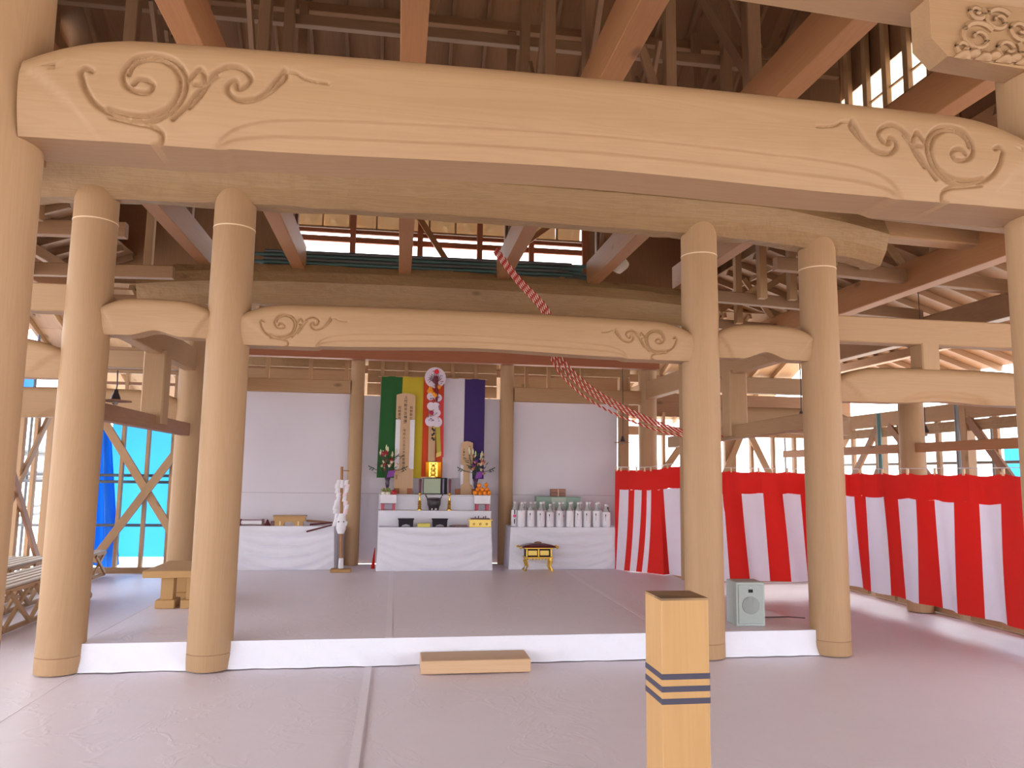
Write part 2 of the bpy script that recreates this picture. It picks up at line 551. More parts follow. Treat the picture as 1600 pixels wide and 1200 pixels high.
column('round column at the right picture edge at the far end of the plain curved beam', 6.86, YB, 0.18, 0, 3.7, base=False)
column('round column hidden at far left where the left curved beam ends', -5.42, YB, 0.18, 0, 3.7, base=False)
pc = thing('square_post', 'thin square post standing before the right rear column with a lamp hanging beside it', 'post', (3.86, 12.62, 0))
timber('shaft', (3.86, 12.62, 0), (3.86, 12.62, 3.4), 0.16, 0.16, 'frame', pc)

# =================================================================== RAINBOW BEAMS
CARVE = {
    'vol': [(0.252, 0.252), (0.231, 0.261), (0.214, 0.244), (0.221, 0.22), (0.231, 0.187), (0.268, 0.132), (0.331, 0.095), (0.407, 0.075), (0.482, 0.088), (0.54, 0.127), (0.575, 0.177), (0.585, 0.238), (0.568, 0.288), (0.527, 0.325), (0.465, 0.338), (0.405, 0.323), (0.37, 0.285), (0.359, 0.242), (0.375, 0.205), (0.414, 0.186), (0.452, 0.189), (0.466, 0.214), (0.449, 0.233), (0.418, 0.237), (0.399, 0.216)],
    'inn': [(0.38, 0.252), (0.394, 0.288), (0.436, 0.316), (0.489, 0.319), (0.539, 0.289), (0.562, 0.236), (0.551, 0.175), (0.517, 0.129), (0.458, 0.103), (0.39, 0.099), (0.318, 0.113)],
    'tail': [(0.324, 0.086), (0.407, 0.073), (0.468, 0.064), (0.501, 0.043), (0.5, 0.009), (0.473, -0.006)],
    'leaf': [(0.585, 0.236), (0.608, 0.274), (0.63, 0.296), (0.647, 0.265), (0.639, 0.239), (0.614, 0.236)],
    'wav': [(0.542, 0.097), (0.585, 0.144), (0.62, 0.198), (0.656, 0.249), (0.685, 0.289), (0.738, 0.319), (0.786, 0.309), (0.813, 0.277), (0.797, 0.245), (0.77, 0.234), (0.76, 0.263), (0.734, 0.248), (0.734, 0.217), (0.768, 0.19), (0.815, 0.19), (0.862, 0.216), (0.899, 0.268), (0.934, 0.324)],
    'wav2': [(0.6, 0.145), (0.636, 0.191), (0.667, 0.25), (0.693, 0.278)],
    'w3': [(0.934, 0.324), (0.942, 0.294), (0.9, 0.246), (0.846, 0.202), (0.784, 0.187)],
    'thin': [(0.937, 0.314), (0.977, 0.315), (1.01, 0.296), (1.051, 0.287), (1.1, 0.283)],
}


def smooth_curve(P, n=10):
    P = [np.array(p) for p in P]
    Q = []
    for i in range(len(P) - 1):
        p0, p1, p2, p3 = P[max(i - 1, 0)], P[i], P[i + 1], P[min(i + 2, len(P) - 1)]
        for k in range(n):
            t = k / n
            Q.append(0.5 * (2 * p1 + (p2 - p0) * t + (2 * p0 - 5 * p1 + 4 * p2 - p3) * t * t + (3 * p1 - p0 - 3 * p2 + p3) * t ** 3))
    Q.append(P[-1])
    return np.array(Q)


CURVES = [(smooth_curve(p), 0.6 if k == 'thin' else 1.0) for k, p in CARVE.items()]


def rainbow_beam(label, x0, x1, y, zb, H, T, carve=0.0, step=0.68, arch=0.045, cusp=0.016, slv=(0.30, 0.68), endh=0.65, name='rainbow_beam', key='hinoki', rise=0.03):
    """curved temple beam along X: rounded top, scooped underside, bevelled sleeve ends, carved scrolls"""
    L = x1 - x0
    us = [np.arange(0, min(0.36, L / 3), 0.03)]
    if carve:
        d = 0.0042 if carve > 0.9 else 0.006
        a, b = 0.19 * carve, 1.12 * carve
        us = [np.arange(0, a, 0.02), np.arange(a, b, d), np.arange(b, L - b, 0.05), np.arange(L - b, L - a, d), np.arange(L - a, L, 0.02), [L]]
    else:
        us = [np.arange(0, L, 0.02 if L < 2 else 0.03), [L]]
    u = np.concatenate(us)
    nv = 104 if carve > 0.9 else (64 if carve else 24)
    tt = np.linspace(0, 1, nv)
    d = np.minimum(u, L - u)
    zt = H + rise * (1 - ((u - L / 2) / (L / 2)) ** 2)
    e = min(0.45, L * 0.3)
    zt = zt - (1 - endh) * H * 0.75 * np.clip(1 - d / e, 0, 1) ** 2.2
    st = min(step, L * 0.3)
    zbv = (cusp * sm(d, st, st + 0.07) + (arch - cusp) * sm(d, st + 0.05, L / 2) * 1.0) * (d > st)
    if L < 2:
        zbv = arch * sm(d, L * 0.26, L * 0.5)
    U = np.repeat(u[:, None], nv, 1); D = np.minimum(U, L - U)
    V = zbv[:, None] + (zt - zbv)[:, None] * tt[None, :]
    ins = 0.035 * (1 - np.clip((V - zbv[:, None]) / (0.5 * H), 0, 1)) ** 2            # barrel shape
    r = 0.10 * H / 0.43
    k = np.clip((V - (zt[:, None] - r)) / r, 0, 1)
    ins = ins + 0.9 * r * (1 - np.sqrt(np.clip(1 - k * k * 0.96, 0, 1)))
    # brow mouldings along the scooped part of the underside
    if L > 2:
        on = sm(D, st, st + 0.05)
        hgt = 0.125 * H / 0.43 * (1 - np.exp(-np.clip(D - st, 0, None) / 0.11))
        rel = V - zbv[:, None]
        ins = ins + on * 0.012 * (1 - sm(rel, hgt - 0.006, hgt + 0.006))
        ins = ins + on * 0.012 * (1 - sm(rel, 0.5 * hgt - 0.006, 0.5 * hgt + 0.004))
    # sleeve
    su, sv = slv
    sd = (D / su + V / (sv * H)) - 1.0 - 0.10 * np.sin(np.clip(D / su, 0, 1) * PI)
    ins = ins + (0.012 if carve else 0.03) * (1 - sm(sd, -0.10, 0.02)) * (0.3 + 0.7 * np.clip(1 - D / su, 0, 1))
    if carve:
        sel = D < 1.14 * carve
        pts = np.stack([D[sel] / carve, V[sel] / carve], 1)
        g = np.zeros(len(pts))
        for C, wd in CURVES:
            w_ = 0.008 * wd
            idx = np.where((pts[:, 0] > C[:, 0].min() - 0.04) & (pts[:, 0] < C[:, 0].max() + 0.04))[0]
            if not len(idx): continue
            q = pts[idx]
            dm = np.full(len(q), 1e9)
            for a_, b_ in zip(C[:-1], C[1:]):
                ab = b_ - a_
                t = np.clip(((q - a_) @ ab) / (ab @ ab + 1e-12), 0, 1)
                dm = np.minimum(dm, np.hypot(*(q - a_ - t[:, None] * ab).T))
            g[idx] = np.maximum(g[idx], wd * np.exp(-(dm / w_) ** 2))
        ins[sel] += 0.02 * carve * g
        dia = np.abs((D - 0.115 * carve) / 0.017) + np.abs((V - 0.262 * carve) / 0.02)
        if carve > 0.9:
            ins += 0.012 * (1 - sm(dia, 0.8, 1.1))
    yf = y - T / 2 + ins
    nb = 10
    tb = np.linspace(1, 0, nb)
    Vb = zbv[:, None] + (zt - zbv)[:, None] * tb[None, :]
    kb = np.clip((Vb - (zt[:, None] - r)) / r, 0, 1)
    insb = 0.035 * (1 - np.clip((Vb - zbv[:, None]) / (0.5 * H), 0, 1)) ** 2 + 0.9 * r * (1 - np.sqrt(np.clip(1 - kb * kb * 0.96, 0, 1)))
    yb = y + T / 2 - insb
    X = np.concatenate([U, np.repeat(u[:, None], nb, 1)], 1)
    Yy = np.concatenate([yf, yb], 1)
    Z = np.concatenate([V, Vb], 1)
    n, m_ = X.shape
    verts = np.stack([X, Yy - y, Z], 2).reshape(-1, 3)
    i = np.arange(n - 1)[:, None]; j = np.arange(m_)[None, :]; j2 = (j + 1) % m_
    F = np.stack([i * m_ + j, (i + 1) * m_ + j, (i + 1) * m_ + j2, i * m_ + j2], 2).reshape(-1, 4).tolist()
    F.append(tuple(range(m_ - 1, -1, -1)))
    F.append(tuple(range((n - 1) * m_, n * m_)))
    me = mesh(name, verts.tolist(), F, wood(key, 'X'), True)
    try: me.set_sharp_from_angle(angle=math.radians(50))
    except Exception: pass
    o = link(name, me, None, (x0, y, zb))
    return tag(o, label, 'beam')


rainbow_beam('large near curved beam with deep carved scrolls spanning the top of the picture', -1.41, 2.82, YA, 2.905, 0.41, 0.31, 1.0)
rainbow_beam('carved curved beam with scrolls at both ends above the altar platform', -1.45, 2.86, YB, 2.835, 0.385, 0.29, 0.86, step=0.66, arch=0.05)
rainbow_beam('short plain curved beam between the two left platform columns', -2.66, -1.70, YB, 2.885, 0.31, 0.27, slv=(0.16, 0.75), arch=0.05, endh=0.7)
rainbow_beam('short plain curved beam with notched underside between the two right columns', 3.11, 4.16, YB, 2.885, 0.325, 0.27, slv=(0.18, 0.75), arch=0.07, endh=0.7)
rainbow_beam('long plain curved beam running right from the outer right column', 4.40, 6.80, YB, 2.485, 0.34, 0.26, slv=(0.30, 0.75), arch=0.03, cusp=0.005, endh=0.6)
rainbow_beam('long plain curved beam running left from the outer left column', -5.36, -2.90, YB, 2.485, 0.33, 0.26, slv=(0.32, 0.75), arch=0.03, cusp=0.005, endh=0.6)
rainbow_beam('rear curved beam crossing above the blue tarp on the left', -5.3, -2.92, YC, 2.36, 0.37, 0.24, slv=(0.30, 0.75), arch=0.03, cusp=0.005)
rainbow_beam('rear curved beam behind the outer right column with a lamp before it', 4.42, 6.8, YC, 2.36, 0.36, 0.24, slv=(0.30, 0.75), arch=0.03, cusp=0.005)
rainbow_beam('highest curved beam at the top right corner of the picture', -1.57, 2.98, YA, 3.87, 0.42, 0.30, slv=(0.02, 0.1), arch=0.07, cusp=0.0, step=0.1)

# carved bracket under the highest beam
kb = thing('carved_bracket', 'pale bracket with carved leaf scrolls under the highest beam, upper right corner', 'bracket', (2.5, 2.97, 3.58))
MB().prism([(2.32, 3.68), (2.40, 3.60), (2.79, 3.575), (2.81, 3.58), (2.81, 3.88), (2.32, 3.88)], 2.86, 2.985).build('block', wood('hinoki', 'X'), kb)
for k, (cx, cz, rr, turn) in enumerate(((2.55, 3.70, 0.095, 1.0), (2.70, 3.66, 0.075, -1.0), (2.66, 3.795, 0.075, 1.0), (2.77, 3.76, 0.07, -1.0), (2.475, 3.645, 0.05, -1.0), (2.55, 3.825, 0.045, -1.0))):
    pth = []
    for i in range(26):
        a = turn * i * 0.36 + 0.6
        q = rr * (1 - i / 30)
        pth.append((cx + q * math.cos(a), 2.857 - 0.010 * (i / 26), cz + q * math.sin(a) * 0.85))
    MB().tube(pth, 0.016, 6, taper=[1 - 0.5 * i / 26 for i in range(26)]).build('carved_scroll', wood('hinoki', 'X'), kb, True)
for k in range(7):
    cx = 2.42 + 0.052 * k
    MB().grid(lambda u, v: (cx + 0.08 * u + 0.02 * v, 2.85 - 0.022 * math.sin(PI * u) * math.sin(PI * v), 3.590 + 0.05 * v * math.sin(PI * (0.15 + 0.7 * u)) + 0.01 * (k % 2)), 6, 4, thick=(0, 0.012, 0)).build('carved_leaf', wood('hinoki', 'X'), kb, True)


# =================================================================== LOG BEAMS
def log_beam(label, x0, x1, y, zc, H, Wd, arch, seed, ends=0.0):
    t = thing('log_beam', label, 'beam', ((x0 + x1) / 2, y, zc))
    rr = random.Random(seed)
    n, m = int((x1 - x0) / 0.16), 10
    ang = [PI / 2 + 2 * PI * (k + 0.5) / m for k in range(m)]
    v, f = [], []
    ph = [rr.uniform(0, 6.28) for _ in range(6)]
    for i in range(n + 1):
        s_ = i / n
        x = (x0 - x1) / 2 + (x1 - x0) * s_
        q = 2 * s_ - 1
        c = arch * (1 - q * q) - ends * max(0, abs(q) - 0.7) ** 1.5
        for k, a in enumerate(ang):
            # squared-off hewn section
            ca, sa = math.cos(a), math.sin(a)
            rad = 1 / max(abs(ca), abs(sa), (abs(ca) + abs(sa)) / 1.27)
            e = 1 + 0.025 * math.sin(3.1 * x + ph[k % 6]) + 0.028 * rr.uniform(-1, 1)
            v.append((x, ca * Wd / 2 * rad * e, c + sa * H / 2 * rad * e))
    for i in range(n):
        for k in range(m):
            l = (k + 1) % m
            f.append((i * m + k, (i + 1) * m + k, (i + 1) * m + l, i * m + l))
    f.append(tuple(range(m - 1, -1, -1))); f.append(tuple(range(n * m, (n + 1) * m)))
    link('hewn_log', mesh('hewn_log', v, f, wood('log', 'X')), t)
    return t


log_beam('rough-hewn log beam resting on the four front column tops behind the near carved beam', -4.4, 4.95, YB, 4.36, 0.60, 0.52, 0.10, 3, 0.9)
log_beam('second rough-hewn log beam further back, above the altar platform', -3.6, 4.8, 10.9, 4.28, 0.60, 0.50, 0.09, 8, 0.4)
o = thing('log_beam', 'pale squared beam end joined to the right tip of the front log beam', 'beam', (5.7, YB, 4.35))
timber('squared_log', (4.75, YB, 4.40), (6.9, YB, 4.34), 0.22, 0.30, 'frame', o)

# =================================================================== TIE BEAMS (run in depth)
ties = [(-2.76, 'far left'), (-1.48, 'left of the altar'), (0.02, 'straight above the altar'), (1.46, 'right of the altar'), (2.84, 'above the right platform column'), (4.2, 'at upper right beside the bright gable panes')]
lab = ['reddish tie beam running back on the far left, seen past the outer left column',
       'reddish tie beam running back left of the altar, second from left',
       'reddish tie beam running straight back above the altar',
       'reddish tie beam running back right of the altar, with rope hanging from it',
       'broad reddish tie beam running back above the right platform column, knot on its side',
       'reddish tie beam under the bright gable panes at upper right']
for (x, _), l in zip(ties, lab):
    t = thing('tie_beam', l, 'beam', (x, 6, 4.5))
    timber('squared_beam', (x, 0.2, 4.745), (x, 10.84, 4.745), 0.178, 0.35, 'cedar', t, ch=0.006)

# =================================================================== STRAIGHT MEMBERS OF THE FRAME
def beam(name, label, a, b, w_, h, key='hinoki', cat='beam'):
    t = thing(name, label, cat, tuple((Vector(a) + Vector(b)) / 2))
    timber('squared_timber', a, b, w_, h, key, t)
    return t


beam('straight_beam', 'straight pale beam running right from the outer right column near its top', (4.42, YB, 3.24), (6.9, YB, 3.24), 0.18, 0.27)
beam('straight_beam', 'straight pale beam running left from the outer left column near its top', (-5.42, YB, 3.2), (-2.92, YB, 3.2), 0.18, 0.25)
beam('strut_post', 'short square strut standing on the plain curved beam at right', (5.47, YB, 2.80), (5.47, YB, 3.12), 0.20, 0.20, cat='post')
beam('strut_post', 'short square strut standing on the plain curved beam at far left', (-4.3, YB, 2.78), (-4.3, YB, 3.1), 0.18, 0.18, cat='post')
beam('straight_beam', 'rear straight pale beam above the lamp on the right', (4.42, YC, 3.08), (6.9, YC, 3.08), 0.16, 0.24)
beam('straight_beam', 'rear straight pale beam above the blue tarp on the left', (-5.4, YC, 3.16), (-2.92, YC, 3.16), 0.16, 0.24)
beam('strut_post', 'short square strut on the rear curved beam at right', (5.0, YC, 2.68), (5.0, YC, 2.98), 0.22, 0.2, cat='post')
beam('strut_post', 'short square strut on the rear curved beam at left beside the outer left column', (-4.0, YC, 2.68), (-4.0, YC, 3.06), 0.16, 0.16, cat='post')
beam('lintel_beam', 'grooved pale lintel running back along the left columns', (XL, 7.25, 3.17), (XL, YD, 3.17), 0.15, 0.30)
beam('lintel_beam', 'pale lintel running back along the right columns', (XO, 7.25, 3.17), (XO, YD + 1.2, 3.17), 0.15, 0.30)
beam('hanging_post', 'square hanging post between the lintel and brown rail, left of the altar', (XL, 9.12, 2.22), (XL, 9.12, 3.06), 0.24, 0.24, cat='post')
beam('hanging_post', 'square hanging post between the two right columns, partly hidden', (XO, 9.12, 2.22), (XO, 9.12, 3.06), 0.24, 0.24, cat='post')
beam('rail_beam', 'brown horizontal rail running back before the blue tarp', (XL, 7.2, 2.235), (XL, 11.1, 2.235), 0.11, 0.165, 'brown')
beam('rail_beam', 'brownish horizontal rail running back behind the outer right column', (XO, 7.2, 2.30), (XO, 11.4, 2.24), 0.13, 0.17, 'frame')
beam('rail_beam', 'brown horizontal rail above the striped curtain on the right', (6.80, 6.3, 2.12), (6.80, 12.5, 2.12), 0.10, 0.12, 'cedar')
beam('cross_beam', 'dark red cross beam behind the carved beam above the altar', (-2.7, 12.35, 3.66), (4.4, 12.35, 3.66), 0.2, 0.26, 'redwood')
beam('head_beam', 'brown head beam above the white sheet left of the altar', (-2.8, YD, 3.09), (-0.8, YD, 3.09), 0.14, 0.21, 'frame')
beam('head_beam', 'brown head beam above the white sheet right of the altar', (1.92, YD, 3.05), (4.2, YD, 3.05), 0.14, 0.24, 'frame')
beam('roof_girder', 'dark roof girder running back at upper right above the straight beam', (6.2, 5.2, 4.18), (6.2, 13.0, 4.18), 0.2, 0.36, 'cedar')
beam('roof_girder', 'outer roof girder running back at the right edge', (7.7, 5.2, 3.93), (7.7, 13.2, 3.93), 0.2, 0.32, 'ply')
beam('roof_girder', 'roof girder running back at the left edge behind the outer left column', (-4.7, 5.2, 4.2), (-4.7, 13.0, 4.2), 0.2, 0.3, 'cedar')
for x, z0, z1, l in ((6.2, 4.36, 5.0, 'short roof post on the girder at upper right'), ):
    for y in (7.7,):
        beam('roof_post', l, (x, y, z0), (x, y, z1), 0.16, 0.16, 'frame', 'post')

# =================================================================== ROOF ('ceiling')
roof = structure('ceiling')


def roof_z(y):
    return 6.45 + 0.62 * (13.2 - y)


RIDGE = 5.0
# sheathing panels of the rear slope
nx, ny = 10, 9
X0, X1 = -5.5, 6.7
for i in range(nx):
    for j in range(ny):
        xa, xb = X0 + (X1 - X0) * i / nx, X0 + (X1 - X0) * (i + 1) / nx
        ya, yb = 13.2 - (13.2 - RIDGE) * j / ny, 13.2 - (13.2 - RIDGE) * (j + 1) / ny
        timber('sheathing_panel', ((xa + xb) / 2, ya - 0.006, roof_z(ya) + 0.08 + R.uniform(0, .004)), ((xa + xb) / 2, yb - 0.01, roof_z(yb) + 0.08), (xb - xa) + 0.01, 0.024, 'ply', roof, ch=0.003)
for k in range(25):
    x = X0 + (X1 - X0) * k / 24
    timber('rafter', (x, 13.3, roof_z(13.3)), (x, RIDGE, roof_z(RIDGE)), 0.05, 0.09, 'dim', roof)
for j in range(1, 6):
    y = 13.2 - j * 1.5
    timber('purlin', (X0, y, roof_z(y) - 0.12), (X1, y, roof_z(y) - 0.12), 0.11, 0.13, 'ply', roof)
# front slope
for i in range(5):
    xa, xb = X0 + (X1 - X0) * i / 5, X0 + (X1 - X0) * (i + 1) / 5
    timber('sheathing_panel', ((xa + xb) / 2, RIDGE, roof_z(RIDGE) + 0.08), ((xa + xb) / 2, -3.3, 6.45), (xb - xa) + 0.02, 0.03, 'ply', roof)
    timber('sheathing_panel', ((xa + xb) / 2, -3.2, 6.5), ((xa + xb) / 2, -3.2, 3.2), (xb - xa) + 0.02, 0.03, 'ply', roof, upv=(0, 1, 0))  # unseen front boards, brought down low to cut light on the near beam
# unseen roof added over the front to shade the near beam and ground
for k in range(20):
    x = -9.3 + k * 1.0
    timber('porch_panel', (x + 0.5, -3.0, 3.75), (x + 0.5, -8.2, 2.85), 1.02, 0.03 + 0.004 * (k % 2), 'ply', roof)
    timber('rafter', (x, -3.0, 3.68), (x, -8.2, 2.78), 0.06, 0.1, 'frame', roof)
# lower roofs to both sides and behind
def side_roof(s, xa, za, xb, zb):
    for k in range(38):
        y = -3.4 + k * 0.5
        timber('rafter', (xa, y, za), (xb, y, zb), 0.06, 0.10, 'dim', roof)
    for k in range(19):
        for h in range(3):
            y = -3.4 + (k + 0.5) * 1.0
            p = lambda q: (xa + (xb - xa) * q, y, za + (zb - za) * q + 0.065)
            timber('sheathing_panel', p(h / 3 - 0.002), p((h + 1) / 3 + 0.002), 1.01, 0.02 + 0.004 * ((k + h) % 2), 'ply', roof, ch=0.003)
    for q in (0.3, 0.72):
        x, z = xa + (xb - xa) * q, za + (zb - za) * q - 0.13
        timber('purlin', (x, -3.4, z), (x, 15, z), 0.14, 0.16, 'ply', roof)


side_roof(1, 5.6, 5.25, 10.4, 3.65)
side_roof(-1, -4.5, 5.25, -7.2, 4.3)
for k in range(30):
    x = -6.5 + k * 0.5
    timber('rafter', (x, 13.1, 4.72), (x, 17.2, 3.0), 0.06, 0.1, 'frame', roof)
for k in range(15):
    for h in range(3):
        x = -6.5 + (k + 0.5)
        p = lambda q: (x, 13.1 + 4.1 * q, 4.79 - 1.72 * q)
        timber('sheathing_panel', p(h / 3 - 0.002), p((h + 1) / 3 + 0.002), 1.01, 0.02 + 0.004 * ((k + h) % 2), 'frame', roof, ch=0.003)
for q, kk in ((0.12, 'frame'), (0.5, 'ply')):
    timber('purlin', (-6.5, 13.1 + 4.1 * q, 4.6 - 1.72 * q), (8.5, 13.1 + 4.1 * q, 4.6 - 1.72 * q), 0.14, 0.16, kk, roof)
# gables
for s, xg in ((1, 6.0), (-1, -4.9)):
    for k in range(22):
        y = -2.4 + k * 0.75
        if s > 0 and 6.9 < y < 9.2: continue
        top = roof_z(y) if y > RIDGE else 6.45 + 0.62 * (y + 3.2)
        timber('gable_board', (xg, y, 5.1), (xg, y, max(top, 5.4)), 0.79, 0.03 + 0.006 * (k % 2), 'ply', roof, ch=0.004, upv=(1, 0, 0))
for y in (7.05, 7.42, 7.82, 8.22, 8.62, 9.02):
    timber('gable_stud', (6.0, y, 5.1), (6.0, y, roof_z(y)), 0.07, 0.09, 'frame', roof)
for ya, yb in ((6.75, 7.42), (7.42, 7.82), (7.82, 8.22), (8.22, 8.62), (8.62, 9.35)):
    zl, zs = 6.35, 7.02
    MB().box((6.08, (ya + yb) / 2, (zs + roof_z(ya) + 0.1) / 2), (0.02, yb - ya + 0.02, roof_z(ya) + 0.1 - zs)).build('gable_board', wood('ply', 'Z'), roof)
    MB().box((6.08, (ya + yb) / 2, (5.1 + zl) / 2), (0.02, yb - ya + 0.02, zl - 5.1)).build('gable_board', wood('ply', 'Z'), roof)
    MB().grid(lambda u, v: (6.07, ya + (yb - ya) * u, zl + (zs - zl) * v), 2, 2, thick=(0.004, 0, 0)).build('membrane_pane', MEMBRANE, roof)
timber('gable_rail', (6.02, 6.8, 6.63), (6.02, 9.2, 6.63), 0.03, 0.02, 'frame', roof)
timber('gable_rail', (5.98, 6.6, 6.28), (5.98, 9.4, 6.28), 0.1, 0.16, 'ply', roof)
# rear clerestory: open gap with bars, membrane panes above
for k in range(4):
    timber('clerestory_board', (-4.9 + 0.72 * k + 0.36, 13.22, 4.7), (-4.9 + 0.72 * k + 0.36, 13.22, 6.5), 0.76, 0.03, 'ply', roof, upv=(0, 1, 0))
    timber('clerestory_board', (3.3 + 0.68 * k + 0.34, 13.22, 4.7), (3.3 + 0.68 * k + 0.34, 13.22, 6.55), 0.72, 0.03, 'ply', roof, upv=(0, 1, 0))
nb_ = 11
for k in range(nb_):
    xa, xb = -1.9 + 5.15 * k / nb_, -1.9 + 5.15 * (k + 1) / nb_
    MB().grid(lambda u, v: (xa + 0.012 + (xb - xa - 0.024) * u, 13.26 + 0.01 * math.sin(9 * u + 5 * v + k), 6.02 + 0.33 * v), 4, 4, thick=(0, 0.004, 0)).build('membrane_pane', MEMTAN, roof, True)
    timber('clerestory_stud', (xa, 13.2, 6.0), (xa, 13.2, 6.5), 0.035, 0.06, 'frame', roof)
for z, h_, kk in ((6.42, 0.10, 'frame'), (6.56, 0.08, 'ply'), (6.0, 0.03, 'frame'), (5.935, 0.07, 'redwood'), (5.79, 0.10, 'redwood'), (5.42, 0.06, 'redwood'), (5.12, 0.14, 'ply'), (4.85, 0.2, 'ply')):
    timber('clerestory_rail', (-1.95, 13.2, z), (3.35, 13.2, z), 0.06, h_, kk, roof)
for x in (-1.95, -0.9, 0.28, 1.35, 2.3, 3.3):
    timber('clerestory_post', (x, 13.16, 4.7), (x, 13.16, 6.5), 0.10, 0.10, 'redwood', roof)
timber('clerestory_brace', (0.15, 13.0, 6.35), (0.75, 13.0, 5.45), 0.06, 0.1, 'cedar', roof)
timber('clerestory_brace', (2.75, 12.9, 6.3), (1.6, 12.9, 5.4), 0.06, 0.1, 'cedar', roof)
# roof posts and struts standing on the tie beams
for n_, (x, _) in enumerate(ties):
    for y in (5.4, 7.2, 9.0, 10.2):
        yy = y + R.uniform(-0.35, 0.35)
        top = roof_z(yy) - 0.2
        if n_ == 5 and y < 8: continue
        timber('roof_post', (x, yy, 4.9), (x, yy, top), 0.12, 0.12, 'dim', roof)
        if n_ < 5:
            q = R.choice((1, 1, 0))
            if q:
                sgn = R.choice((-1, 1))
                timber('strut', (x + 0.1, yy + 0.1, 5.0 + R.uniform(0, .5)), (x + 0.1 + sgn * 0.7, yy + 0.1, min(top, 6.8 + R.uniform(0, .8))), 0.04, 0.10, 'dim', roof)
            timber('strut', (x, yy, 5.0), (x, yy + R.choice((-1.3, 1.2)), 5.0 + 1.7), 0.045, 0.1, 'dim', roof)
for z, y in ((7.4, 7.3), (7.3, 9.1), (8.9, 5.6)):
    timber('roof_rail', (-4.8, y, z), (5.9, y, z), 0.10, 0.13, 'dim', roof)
# ends of the side girders
for x in (5.0, 5.45, -3.7):
    for y in (8.0, 9.7, 11.4):
        timber('roof_post', (x, y, 3.3 if abs(x) > 9 else 4.2), (x, y, 5.6), 0.11, 0.11, 'frame', roof)
for y in (6.3, 8.2, 9.9, 11.6):
    timber('roof_strut', (4.4, y, 4.25), (7.6, y, 4.12), 0.11, 0.16, 'dim', roof)
    timber('roof_strut', (-2.9, y, 4.2), (-6.2, y, 4.12), 0.11, 0.16, 'ply', roof)
    timber('strut', (5.0, y + 0.2, 4.3), (6.1, y + 0.2, 5.0), 0.04, 0.09, 'frame', roof)
    timber('strut', (6.4, y + 0.3, 4.3), (5.8, y + 0.3, 5.1), 0.04, 0.09, 'frame', roof)
# boards behind the altar head
for k in range(3):
    timber('fascia_board', (-0.55, 13.0 + 0.02 * k, 3.12 + 0.22 * k), (1.68, 13.0 + 0.02 * k, 3.12 + 0.22 * k), 0.03, 0.20, 'frame', roof)
for x in (-2.2, -1.5, -0.9, -0.3, 0.1, 0.9, 1.3, 2.2, 2.6, 3.2):
    timber('fascia_stud', (x, 12.95, 3.0), (x, 12.95, 3.75), 0.06, 0.06, 'frame', roof)
for z, key in ((3.36, 'frame'), (3.6, 'log')):
    timber('fascia_board', (-2.7, 13.3, z), (-0.8, 13.3, z), 0.03, 0.2, key, roof)
    timber('fascia_board', (1.9, 13.3, z), (4.2, 13.3, z), 0.03, 0.2, key, roof)

# =================================================================== SIDE WALLS (open stud frames)
wl = structure('wall_left')
for k in range(17):
    y = 5.6 + 0.5 * k
    timber('wall_stud', (-5.75, y, 0), (-5.75, y, 2.75), 0.10, 0.06 if k % 2 else 0.11, 'frame', wl, upv=(1, 0, 0))
timber('sill', (-5.75, 4, 0.05), (-5.75, 14, 0.05), 0.12, 0.12, 'frame', wl)
timber('head_plate', (-5.75, 4, 2.66), (-5.75, 14, 2.66), 0.12, 0.22, 'hinoki', wl)
timber('brace', (-5.70, 11.5, 0.1), (-5.70, 13.4, 2.6), 0.05, 0.11, 'frame', wl)
timber('brace', (-5.66, 13.4, 0.1), (-5.66, 11.5, 2.6), 0.05, 0.11, 'brown', wl)
timber('brace', (-5.70, 8.4, 0.1), (-5.70, 10.4, 2.6), 0.05, 0.11, 'frame', wl)

wb = structure('wall_back')
for x in (-5.05, -4.60, -4.20, -3.80, -3.38):
    timber('wall_stud', (x, 13.6, 0), (x, 13.6, 3.36), 0.055, 0.09, 'frame', wb)
timber('brace', (-4.98, 13.54, 2.60), (-3.42, 13.54, 0.20), 0.05, 0.13, 'frame', wb)
timber('brace', (-4.90, 13.48, 0.20), (-3.42, 13.48, 2.45), 0.05, 0.13, 'frame', wb)
timber('sill', (-5.6, 13.6, 0.03), (-2.7, 13.6, 0.03), 0.12, 0.1, 'frame', wb)
timber('wall_board', (-5.1, 13.62, 3.58), (-2.7, 13.62, 3.58), 0.04, 0.42, 'ply', wb)
timber('head_plate', (-5.1, 13.6, 3.36), (-2.7, 13.6, 3.36), 0.10, 0.06, 'frame', wb)
timber('head_plate', (-5.1, 13.6, 3.16), (-2.7, 13.6, 3.16), 0.06, 0.05, 'brown', wb)
for k in range(10):
    x = 4.5 + 0.44 * k
    timber('wall_stud', (x, 13.6, 0), (x, 13.6, 2.9), 0.055 if k not in (4,) else 0.22, 0.1, 'frame', wb)
for a, b in (((5.6, 0.6), (6.5, 2.6)), ((7.6, 0.6), (6.6, 2.6)), ((4.4, 1.1), (5.5, 2.6)), ((7.7, 0.9), (8.7, 2.6))):
    timber('brace', (a[0], 13.52, a[1]), (b[0], 13.52, b[1]), 0.05, 0.12, 'frame', wb)
timber('head_plate', (4.2, 13.6, 2.55), (8.8, 13.6, 2.55), 0.12, 0.16, 'frame', wb)
timber('wall_board', (4.2, 13.62, 3.05), (8.8, 13.62, 3.05), 0.04, 0.45, 'ply', wb)

